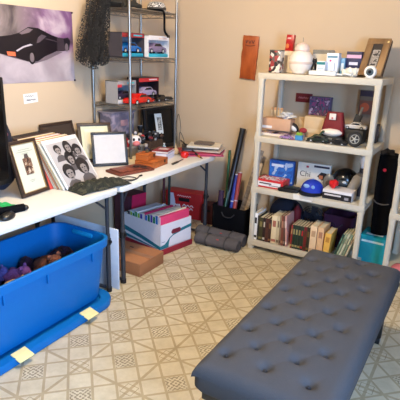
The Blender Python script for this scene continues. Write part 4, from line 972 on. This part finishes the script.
for (x_, y_, w_, l_, c_, lb, a_) in prs:
    r = thing('comic_booklet', lb, 'booklet', (x_, y_, B), a_, 'booklets on the second shelf'); MB().box((0, 0, .012), (w_, l_, .020), bev=.001).build('pages', C(222, 206, 186), r)
    MB().box((0, 0, .023), (w_, l_, .002)).build('cover', patch('comic_cover_%d' % int(x_*100), [c_, tuple(int(v*.6) for v in c_), (206, 190, 180), (120, 90, 140)], 30, .4), r)
r = thing('pale_tray', 'flat pale tray supporting the peach card box', 'tray', (1.07, -.26, B)); MB().box((0, 0, .017), (.2, .06, .034), bev=.003).build('tray_body', C(190, 168, 140), r); MB().box((0, -.031, .017), (.18, .002, .02)).build('front_strip', C(150, 130, 110), r)
pg = thing('penguin_toy', 'small black and white bird toy with a red scarf lying against the peach box', 'soft toy', (1.235, -.27, B+.03))
Mp = T(ry=-.9) @ Matrix.Diagonal((.75, .75, .75, 1))
MB().ball((0, 0, .07), (.04, .035, .055), M=Mp, lump=.1).build('body', C(26, 24, 28), pg); MB().ball((-.005, -.022, .065), (.026, .02, .04), M=Mp).build('belly', C(226, 220, 212), pg); MB().ball((0, 0, .13), (.03, .028, .028), M=Mp).build('head', C(30, 28, 32), pg)
MB().ball((0, -.022, .125), (.018, .012, .014), M=Mp).build('face', C(226, 220, 212), pg); MB().bar((0, -.032, .122), (0, -.046, .118), .006, .001, M=Mp).build('beak', C(220, 140, 60), pg)
MB().ball((.035, -.01, .02), (.03, .02, .02)).build('scarf', C(150, 34, 44), pg)
r = thing('toy_block', 'pale block the bird toy sits on', 'block', (1.25, -.25, B)); MB().box((0, 0, .017), (.06, .08, .033), bev=.002).build('block_body', C(150, 126, 104), r); MB().box((0, -.041, .017), (.04, .002, .015)).build('printed_panel', C(96, 74, 64), r)
sg = thing('wall_sign', 'small dark red sign with pale lettering on the wall behind the second shelf', 'sign', (1.16, -.007, B+.232), 0)
MB().box((0, .0, .035), (.135, .012, .07), bev=.003).build('sign_panel', C(120, 14, 24, .4), sg); squiggle(sg, C(206, 130, 126), .085, .016, T(0, -.0065, .036), 6, .0022, 3)
art = pbox('game_box', 'game box with pink purple and blue artwork at the back of the second shelf', 'game box', (1.32, -.10, B), 0, .165, .06, .29, (96, 84, 116), (), None)
MB().box((0, -.001, .15), (.155, .001, .27)).build('cover_artwork', patch('splashy_box_art', [(86, 96, 120), (40, 60, 90), (150, 60, 110), (96, 80, 110), (60, 40, 60), (176, 150, 170)], 22, .4), art)
MB().box((0, -.0018, .04), (.165, .001, .06)).build('teal_band', C(40, 130, 150), art)
pbox('card_carton', 'plain beige carton in front of the artwork game box', 'box', (1.335, -.245, B), 0, .15, .10, .155, (206, 176, 134), ((.0, .05, .10, .03, (214, 190, 150)),))
sa = thing('gift_bag', 'dark red plush bag with a white tag and white bottom on the second shelf', 'bag', (1.5, -.33, B+.045), 0)
MB().rings([(0, 0, .03, .075, .035, .02), (.02, 0, .03, .082, .04, .02), (.10, 0, .04, .07, .035, .02), (.165, 0, .045, .055, .02, .015)]).build('bag_body', mat('dark_red_velvet', (112, 8, 16), .7, var=.2, bump=.4), sa)
MB().ball((0, -.002, .022), (.08, .04, .028), lump=.1).build('white_trim', C(236, 222, 206), sa); MB().box((-.005, -.004, .135), (.048, .006, .045), bev=.003).build('tag', C(232, 220, 206), sa)
MB().ball((-.005, -.008, .125), (.008, .004, .008)).build('tag_motif', C(200, 120, 110), sa)
r = thing('dark_case', 'low black case the dark red bag stands on', 'case', (1.5, -.30, B)); MB().box((0, 0, .021), (.17, .12, .042), bev=.006).build('case_body', C(22, 22, 22), r); MB().box((0, -.061, .025), (.03, .003, .012)).build('catch', C(130, 126, 116, .3), r)
def diecast(label, loc, rz, L_, c): r = thing('toy_car', label, 'toy car', loc, rz); toycar(r, T(), L_, C(*c, .3)); return r
diecast('dark green toy car at the front of the second shelf', (1.43, -.41, B), .05, .15, (30, 40, 30))
diecast('black toy car right of the dark green one on the second shelf', (1.575, -.42, B), -.08, .13, (22, 22, 24))
diecast('white and black toy car on top of the grey carton beside the loose wheel', (1.64, -.24, B+.095), .05, .16, (206, 198, 186))
pbox('dark_carton', 'dark grey carton under the white and black toy car', 'box', (1.64, -.29, B), 0, .14, .13, .094, (40, 38, 36), ((0, .05, .09, .03, (70, 66, 60)),))
wh = thing('spoked_tyre', 'loose chrome-spoked black tyre standing at the right front of the second shelf', 'wheel', (1.69, -.425, B))
Mv = T(0, 0, .052, rx=PI/2-.2)
MB().lathe([(.03, -.018), (.046, -.018), (.052, -.008), (.052, .008), (.046, .018), (.034, .018), (.032, .010)], n=32, M=Mv).build('tyre', C(20, 20, 20, .7), wh)
m = MB().lathe([(.032, .0), (.032, .013), (.028, .013), (.027, .006)], n=28, M=Mv)
for k in range(5): a = k*2*PI/5; m.bar((0, 0, .012), (.029*math.cos(a), .029*math.sin(a), .012), .0045, .003, M=Mv)
m.lathe([(.009, .008), (.009, .017), (.004, .019)], n=16, M=Mv).build('spoked_rim', C(176, 172, 160, .25), wh)
oc = thing('photo_card', 'dark card with an orange glow standing at the back right of the second shelf', 'card', (1.655, -.04, B+.001), 0)
MB().box((0, 0, .18), (.11, .004, .36)).build('card_sheet', C(110, 92, 74), oc); MB().box((0, -.003, .335), (.105, .001, .04)).build('title_band', C(50, 34, 50), oc)
MB().ball((-.01, -.003, .235), (.035, .001, .035)).build('printed_sunset', C(190, 84, 44), oc); MB().box((.0, -.0028, .235), (.1, .001, .10)).build('printed_sky', C(120, 70, 50), oc)
sb_ = thing('toy_blocks', 'small blue and green brick toy at the front of the second shelf', 'brick toy', (1.295, -.43, B)); MB().box((0, 0, .018), (.055, .035, .035), bev=.002).build('blue_brick', C(70, 140, 186, .3), sb_); MB().box((0, 0, .045), (.04, .03, .018), bev=.002).build('green_brick', C(130, 170, 60, .3), sb_)
for q in (-1, 1): MB().bar((q*.012, 0, .054), (q*.012, 0, .058), .005).build('stud', C(130, 170, 60, .3), sb_)
ptoy = thing('purple_toy', 'small lilac toy vehicle left of the blue and green brick toy', 'toy car', (1.20, -.435, B+.0)); toycar(ptoy, T(), .10, C(150, 116, 160, .3))
bb = thing('black_bottle_box', 'tall black carton with a silver mark at the right back of the second shelf', 'box', (1.775, -.14, B)); MB().box((-.02, 0, .066), (.06, .09, .13), bev=.003).build('carton', C(20, 16, 20), bb); MB().box((.0105, 0, .075), (.001, .03, .05)).build('silver_mark', C(110, 104, 110), bb)

q = thing('crumpled_paper', 'crumpled white and grey paper lying on the peach card box', 'paper', (1.13, -.28, B+.124)); MB().ball((0, 0, .02), (.05, .03, .022), lump=1.2, seed=12, u=26, v=16).build('paper_ball', C(200, 196, 190), q)
q = thing('toy_dinosaur', 'small green toy dinosaur between the beige carton and the dark red bag', 'toy', (1.405, -.37, B)); m_ = C(48, 66, 40)
MB().ball((0, 0, .03), (.03, .015, .02)).build('body', m_, q); MB().bar((.02, 0, .04), (.038, 0, .07), .009, .006).build('neck', m_, q); MB().ball((.044, 0, .073), (.012, .008, .008)).build('head', m_, q); MB().bar((-.02, 0, .03), (-.06, 0, .012), .010, .002).build('tail', m_, q)
for xx in (-.015, .015):
    for yy in (-.008, .008): MB().bar((xx, yy, 0), (xx, yy, .025), .006).build('leg', m_, q)
q = thing('tan_envelope', 'tan padded envelope standing between the peach box and the beige carton', 'envelope', (1.245, -.20, B), .1, None, .1); MB().box((0, .006, .07), (.10, .012, .14), bev=.005).build('envelope_body', C(196, 160, 112), q); MB().prism([(-.045, .135), (.045, .135), (0, .09)], .001, M=T(y=-.001)).build('flap', C(180, 144, 98), q)
q = thing('toy_blaster', 'black and silver toy blaster leaning behind the white and black toy car', 'toy', (1.60, -.20, B)); MB().box((0, 0, .10), (.05, .022, .20), M=T(ry=.25), bev=.005).build('blaster_body', C(30, 30, 34), q); MB().bar((.05, 0, .19), (.065, 0, .25), .009, M=None).build('barrel', C(130, 128, 124, .3), q)
q = thing('coiled_cord', 'black cord coiled along the front edge of the second shelf', 'cord', (1.47, -.445, B)); MB().tube([(-.12, 0, .004), (-.08, .012, .01), (-.05, -.006, .005), (-.01, .014, .012), (.03, -.004, .004), (.06, .012, .012), (.10, 0, .005), (.13, .01, .004)], .0045).build('cable', C(18, 18, 20), q)
q = thing('magnifying_glass', 'small pink handled magnifying glass lying at the front of the second shelf', 'magnifying glass', (1.255, -.448, B)); MB().tube([(.014*math.cos(a*PI/6), .011*math.sin(a*PI/6), .005) for a in range(13)], .003, n=6).build('lens_rim', C(150, 80, 120), q); MB().bar((-.014, 0, .005), (-.04, .004, .005), .004).build('handle', C(200, 90, 140), q)
# --- third shelf
D = .517+.001
r = pbox('red_game_box', 'red and white flat game box at the left front of the third shelf', 'game box', (1.09, -.435, D), 0, .225, .15, .062, (196, 28, 34), ((.0, .030, .19, .036, (232, 224, 218)), (-.03, .034, .10, .010, (60, 40, 46)), (.04, .022, .08, .006, (120, 110, 112))))
MB().box((0, .075, .0625), (.19, .11, .001)).build('top_panel', patch('red_white_print', [(200, 40, 44), (226, 210, 204), (226, 210, 204), (90, 40, 50)], 30, .5), r)
r = pbox('puzzle_box', 'upright bright blue box with white clouds behind the red game box', 'game box', (1.115, -.265, D), .05, .20, .05, .19, (34, 90, 170), ())
MB().box((0, -.001, .10), (.19, .001, .17)).build('cover_artwork', patch('cloudy_blue_art', [(24, 80, 160), (40, 110, 190), (30, 96, 176), (170, 190, 212)], 16, .4), r)
MB().box((-.03, -.002, .15), (.10, .001, .022)).build('printed_title', C(206, 214, 226), r)
r = pbox('board_game_box', 'white board game box with dark lettering standing behind the blue cap', 'game box', (1.365, -.22, D), .04, .255, .045, .195, (226, 220, 204), ((.06, .175, .12, .016, (44, 40, 60)), (-.05, .165, .02, .016, (180, 50, 60))))
text('Chi', .062, C(96, 90, 84), r, (-.065, -.0015, .105)); MB().prism([(.03, .10), (.06, .135), (.10, .13), (.11, .09), (.07, .07)], .001, M=T(y=-.001)).build('printed_figure', C(36, 26, 24), r)
MB().box((.06, -.0012, .095), (.03, .001, .03)).build('printed_orange', C(186, 110, 70), r)
bc = thing('black_case', 'flat black zip case in front of the white board game box', 'case', (1.245, -.40, D), .1)
MB().rings([(0, 0, 0, .075, .055, .015), (.01, 0, 0, .08, .06, .018), (.022, 0, 0, .078, .058, .018), (.03, 0, 0, .06, .04, .01)]).build('case_body', C(16, 16, 18, .5), bc); MB().box((0, 0, .031), (.07, .05, .003), bev=.001).build('green_screen', C(30, 52, 34, .3), bc)
cp = thing('baseball_cap', 'blue cap with a pale badge and black brim on the third shelf', 'cap', (1.41, -.36, D), -.05)
bc_ = MB()
def capf(u, v):
    a = u*2*PI; t = v*PI/2; rx, ry = .085, .085
    return (rx*math.cos(a)*math.cos(t), ry*math.sin(a)*math.cos(t), .022+.085*math.sin(t))
bc_.sheet(capf, 32, 12, .002).build('crown', mat('royal_blue_cloth', (16, 50, 170), .7, var=.15), cp)
m = MB().sheet(lambda u, v: ((.075+.002*v)*math.cos(PI+u*PI)*(1+.35*v*math.sin(u*PI)), (.078)*math.sin(PI+u*PI)*(1+.75*v*math.sin(u*PI)**.6), .022-.012*v), 24, 6, .003); m.build('brim', C(14, 14, 18), cp)
MB().lathe([(.088, .0), (.088, .022), (.08, .024)], n=32).build('headband', C(14, 14, 20), cp)
MB().ball((-.02, -.072, .068), (.024, .008, .016)).build('badge', C(140, 176, 220), cp); MB().ball((.03, -.07, .066), (.014, .008, .014)).build('badge', C(120, 160, 210), cp); MB().ball((0, 0, .108), (.007, .007, .004)).build('top_button', C(60, 120, 200), cp)
pw = thing('white_papers', 'white sheets of paper hanging over the front edge of the third shelf', 'papers', (1.36, -.455, D))
MB().sheet(lambda u, v: (-.07+.14*u+.02*v, .05-.07*min(v*1.6, 1), .0015-max(0, v-.62)*.10), 6, 14, .0015).build('sheet', paper, pw); MB().sheet(lambda u, v: (-.02+.10*u+.02*v, .05-.0735*min(v*1.6, 1), .0035-max(0, v-.62)*.07), 6, 14, .0015).build('sheet', C(214, 204, 190), pw)
wb = pbox('white_model_box', 'white topped box with a black front under the red ball on the third shelf', 'box', (1.615, -.43, D), 0, .21, .14, .068, (226, 220, 216), ((0, .024, .21, .046, (24, 20, 24)), (-.03, .032, .12, .012, (206, 200, 196)), (.07, .02, .03, .02, (140, 136, 140))))
rbal = thing('red_ball_toy', 'small shiny red knotted ball on the white topped box', 'ball', (1.565, -.36, D+.069)); MB().ball((0, 0, .030), (.034, .032, .030), lump=.35, seed=5).build('ball_body', C(206, 16, 24, .3), rbal); MB().ball((.02, -.02, .045), (.012, .012, .012)).build('bobble', C(220, 40, 44, .3), rbal)
hm_ = thing('motorcycle_helmet', 'glossy black helmet with a clear visor at the back of the third shelf', 'helmet', (1.60, -.17, D))
MB().ball((0, 0, .095), (.10, .095, .09), u=32, v=20).build('shell', C(16, 18, 20, .2), hm_); MB().ball((.0, -.03, .085), (.085, .078, .045), u=28, v=16).build('visor', C(60, 66, 70, .08), hm_); MB().lathe([(.07, 0), (.085, .01), (.09, .03), (.085, .035)], n=28).build('neck_roll', C(24, 24, 26), hm_)
MB().ball((.02, -.105, .10), (.014, .004, .010)).build('badge', C(190, 196, 200), hm_)
dc = thing('clear_dome', 'round grey glass disc leaning beside the black helmet', 'disc', (1.50, -.27, D), .1, None, .2)
MB().lathe([(.015, -.006), (.045, -.006), (.052, 0), (.045, .006), (.015, .006)], n=32, M=T(0, 0, .072, rx=PI/2) @ Matrix.Diagonal((.85, 1.35, 1, 1))).build('disc_body', C(116, 112, 104, .2), dc); MB().lathe([(.0, .006), (.022, .007), (.020, .010)][1:], n=24, M=T(0, 0, .072, rx=PI/2)).build('hub', C(86, 70, 66, .3), dc)
gb = thing('sock_bottle', 'grey cylindrical bottle leaning against the right post of the third shelf', 'bottle', (1.66, -.28, D), 0); gb.name = 'grey_bottle'
Mg = T(ry=.36)
MB().lathe([(.034, 0), (.036, .01), (.036, .14), (.028, .16), (.02, .17)], n=24, M=Mg @ T(0, 0, .012)).build('bottle_body', C(146, 140, 132, .7), gb); MB().lathe([(.02, .17), (.022, .185), (.012, .19)], n=20, M=Mg @ T(0, 0, .012)).build('cap', C(110, 104, 98), gb)
lbz = thing('light_bulb', 'white pear-shaped light bulb above the grey bottle on the third shelf', 'light bulb', (1.725, -.22, D)); 
MB().lathe([(.015, .0), (.02, .16), (.018, .215)], n=16).build('stand', C(60, 48, 44), lbz); MB().lathe([(.012, .215), (.014, .235), (.026, .262), (.028, .285), (.018, .305), (.004, .311)], n=24).build('bulb', C(240, 232, 222, .3), lbz)

# --- bottom shelf books  (x, thickness, height, lean, spine, stripe, label)
BKS = [(.992, .030, .225, .0, (236, 232, 226), (30, 26, 26), 'white hardcover with a black foot band, first book on the left of the bottom shelf'),
       (1.022, .012, .205, .0, (30, 28, 26), (90, 84, 60), 'thin black book next to the white hardcover'),
       (1.036, .034, .195, .0, (62, 56, 30), (130, 116, 66), 'thick olive green book third from the left'),
       (1.072, .020, .198, .0, (44, 26, 22), (190, 180, 160), 'dark brown book with a pale foot label beside the olive one'),
       (1.093, .026, .198, .0, (84, 44, 34), (60, 26, 22), 'red-brown leather book beside the dark brown one'),
       (1.121, .018, .194, .0, (58, 30, 24), (140, 90, 50), 'narrow maroon-brown book left of the tall cream one'),
       (1.143, .044, .232, .0, (226, 206, 164), (170, 100, 80), 'tall thick cream book with faded red lettering'),
       (1.189, .020, .236, .0, (206, 186, 146), (120, 96, 70), 'tall beige book right of the thick cream one'),
       (1.211, .014, .240, .0, (140, 112, 84), (96, 66, 46), 'tall thin brown book right of the beige one'),
       (1.227, .018, .245, -.02, (120, 58, 44), (176, 120, 90), 'tall brick-red book right of the thin brown one'),
       (1.248, .014, .245, -.05, (92, 62, 50), (150, 120, 100), 'tall dark tan book leaning on the brick-red one'),
       (1.268, .012, .250, -.08, (214, 160, 146), (240, 220, 206), 'thin pink book leaning to the left'),
       (1.306, .012, .190, .0, (140, 22, 30), (190, 150, 90), 'narrow crimson book left of the four dark green ones'),
       (1.320, .020, .192, .0, (20, 44, 32), (150, 140, 90), 'dark green book, first of four from the left'),
       (1.342, .020, .192, .0, (22, 50, 38), (160, 150, 100), 'dark green book, second of four from the left'),
       (1.364, .020, .192, .0, (18, 42, 34), (150, 130, 80), 'dark green book, third of four from the left'),
       (1.386, .020, .192, .0, (24, 48, 34), (176, 30, 36), 'dark green book with a red band, last of the four'),
       (1.408, .022, .194, .0, (112, 30, 28), (70, 50, 20), 'dark red and brown book right of the green ones'),
       (1.432, .022, .196, .0, (40, 34, 18), (110, 84, 40), 'dark bronze book left of the wide cream paperback'),
       (1.456, .050, .215, .0, (230, 198, 156), (190, 150, 110), 'wide cream paperback, left one of two'),
       (1.512, .046, .216, .0, (222, 178, 130), (170, 120, 90), 'wide peach paperback, right one of two'),
       (1.562, .045, .180, .05, (226, 176, 80), (190, 130, 50), 'short yellow-orange book standing slightly tilted'),
       (1.640, .012, .205, .28, (40, 74, 62), (90, 130, 110), 'thin dark green booklet tilted right, first of the tilted group'),
       (1.658, .014, .210, .28, (150, 164, 130), (90, 110, 80), 'sage green booklet in the tilted group'),
       (1.677, .014, .215, .28, (206, 200, 166), (140, 140, 100), 'cream booklet in the middle of the tilted group'),
       (1.696, .016, .215, .28, (122, 136, 104), (190, 180, 140), 'grey green booklet in the tilted group'),
       (1.717, .012, .222, .28, (196, 176, 136), (120, 90, 60), 'tan booklet, last of the tilted group beside the post')]
for (x_, t_, h_, le, c1, c2, lb) in BKS:
    dd = .16
    r = thing('book', lb, 'book', (x_+t_/2, -.445, .0762+(t_*abs(math.sin(le)) if le > 0 else t_*abs(math.sin(le)))), 0, 'books on the bottom shelf')
    Mb = T(ry=le)
    MB().box((0, dd/2+.004, h_/2), (t_*.8, dd, h_-.008), M=Mb).build('pages', C(222, 206, 172), r)
    MB().box((0, .0025, h_/2), (t_, .005, h_), M=Mb, bev=.001).box((-t_*.45, dd/2+.003, h_/2), (t_*.1, dd, h_), M=Mb).box((t_*.45, dd/2+.003, h_/2), (t_*.1, dd, h_), M=Mb).build('cover', C(*c1, .5), r)
    MB().box((0, -.0006, h_*.12), (t_*.86, .001, h_*.09), M=Mb).build('foot_band', C(*c2, .5), r); MB().box((0, -.0006, h_*.72), (t_*.6, .001, h_*.22), M=Mb).build('spine_print', C(*c2, .5), r)
rd = thing('desk_fan', 'round black desk fan in the shade behind the books on the bottom shelf', 'fan', (1.39, -.17, .0762)); 
MB().lathe([(.06, 0), (.062, .012), (.02, .02), (.012, .09)], n=24).build('base', C(22, 22, 26), rd)
m = MB()
for k in range(5): m.tube([((.02+.018*k)*math.cos(a*PI/9), -.03, .20+(.02+.018*k)*math.sin(a*PI/9)) for a in range(19)], .0025, n=5)
for k in range(12): a = k*PI/6; m.bar((.01*math.cos(a), -.031, .20+.01*math.sin(a)), (.094*math.cos(a), -.028, .20+.094*math.sin(a)), .0018, n=5)
m.build('grille', C(36, 38, 46, .3), rd); MB().bar((0, -.01, .20), (0, .05, .20), .035, .02).build('motor', C(24, 24, 28), rd)
m = MB()
for k in range(4): m.prism([(-.02, .01), (.02, .01), (.035, .08), (-.02, .085)], .002, M=T(0, -.02, .20) @ Matrix.Rotation(k*PI/2, 4, 'Y')); 
m.build('blades', C(50, 52, 62, .3), rd)
pb_ = thing('fabric_basket', 'dark purple fabric basket behind the books on the right of the bottom shelf', 'basket', (1.60, -.15, .0762)); MB().rings([(0, 0, 0, .10, .08, .02), (.26, 0, 0, .12, .09, .02), (.262, 0, 0, .112, .082, .02), (.03, 0, 0, .095, .075, .02)]).build('basket_body', C(58, 18, 50, .9), pb_); MB().tube([(-.04, -.092, .2), (0, -.105, .17), (.04, -.092, .2)], .006).build('handle', C(40, 14, 36), pb_)
nb = thing('navy_cushion', 'dark navy cushion pushed behind the books on the left of the bottom shelf', 'cushion', (1.16, -.16, .0762)); MB().ball((0, 0, .15), (.15, .075, .155), lump=.08, seed=8, u=28, v=18).build('cushion_body', C(28, 32, 48, .9), nb); MB().tube([(-.14, 0, .1), (-.145, 0, .2), (-.08, 0, .285), (0, 0, .305)], .004).build('piping', C(60, 64, 80), nb)
rk2 = thing('red_bottle', 'small red tin behind the books in front of the navy cushion', 'tin', (1.275, -.25, .0762)); MB().lathe([(.03, 0), (.032, .005), (.032, .255), (.02, .27), (.01, .285)]).build('tin_body', C(110, 16, 30), rk2); MB().bar((0, 0, .285), (0, 0, .30), .012).build('cap', C(60, 12, 20), rk2)

# ------------------------------------------------------------------ between the shelf units
bg_ = thing('instrument_bag', 'tall black padded bag with a small red badge standing between the two shelf units', 'bag', (1.905, -.20, 0.255))
MB().rings([(0, 0, 0, .04, .05, .03), (.01, 0, 0, .058, .07, .04), (.28, 0, 0, .07, .08, .05), (.50, 0, 0, .074, .08, .05), (.585, 0, 0, .070, .076, .05), (.605, 0, 0, .05, .055, .04)]).build('bag_body', black_fab, bg_)
MB().ball((-.02, 0, .60), (.05, .055, .035), lump=.5, seed=3).build('gathered_top', mat('black_nylon_fold', (26, 22, 24), .7, bump=.6), bg_)
MB().lathe([(.012, 0), (.012, .003), (.008, .004)], n=20, M=T(-.015, -.082, .50, rx=PI/2)).build('red_badge', C(226, 40, 64, .4), bg_)
MB().tube([(-.072, -.03, .27), (-.04, -.084, .255), (.02, -.088, .25), (.075, -.03, .262)], .005).build('strap', C(96, 90, 86), bg_)
tb_ = thing('teal_carton', 'bright teal carton with white lettering under the tall black bag', 'box', (1.885, -.31, 0), -.05)
MB().box((0, .11, .125), (.20, .22, .25), bev=.003).build('carton', C(0, 150, 164, .5), tb_); MB().box((0, -.0008, .215), (.16, .001, .016)).build('printed_stripe', C(206, 226, 226), tb_)
MB().box((-.045, .10, .2545), (.09, .2, .006), M=T(ry=.0)).build('lid_flap', C(20, 170, 182, .5), tb_); MB().box((.0, .05, .2585), (.12, .03, .002)).build('white_sheet', C(224, 230, 230), tb_)
# things on the second shelf unit
r = thing('red_slipper', 'pink and red slipper on the floor at the right edge under the second shelf', 'slipper', (2.10, -.42, 0.0762)); MB().ball((0, 0, .025), (.05, .09, .025), lump=.1).build('sole', C(190, 90, 90), r); MB().ball((0, -.03, .04), (.045, .055, .03)).build('upper', C(206, 110, 110), r)
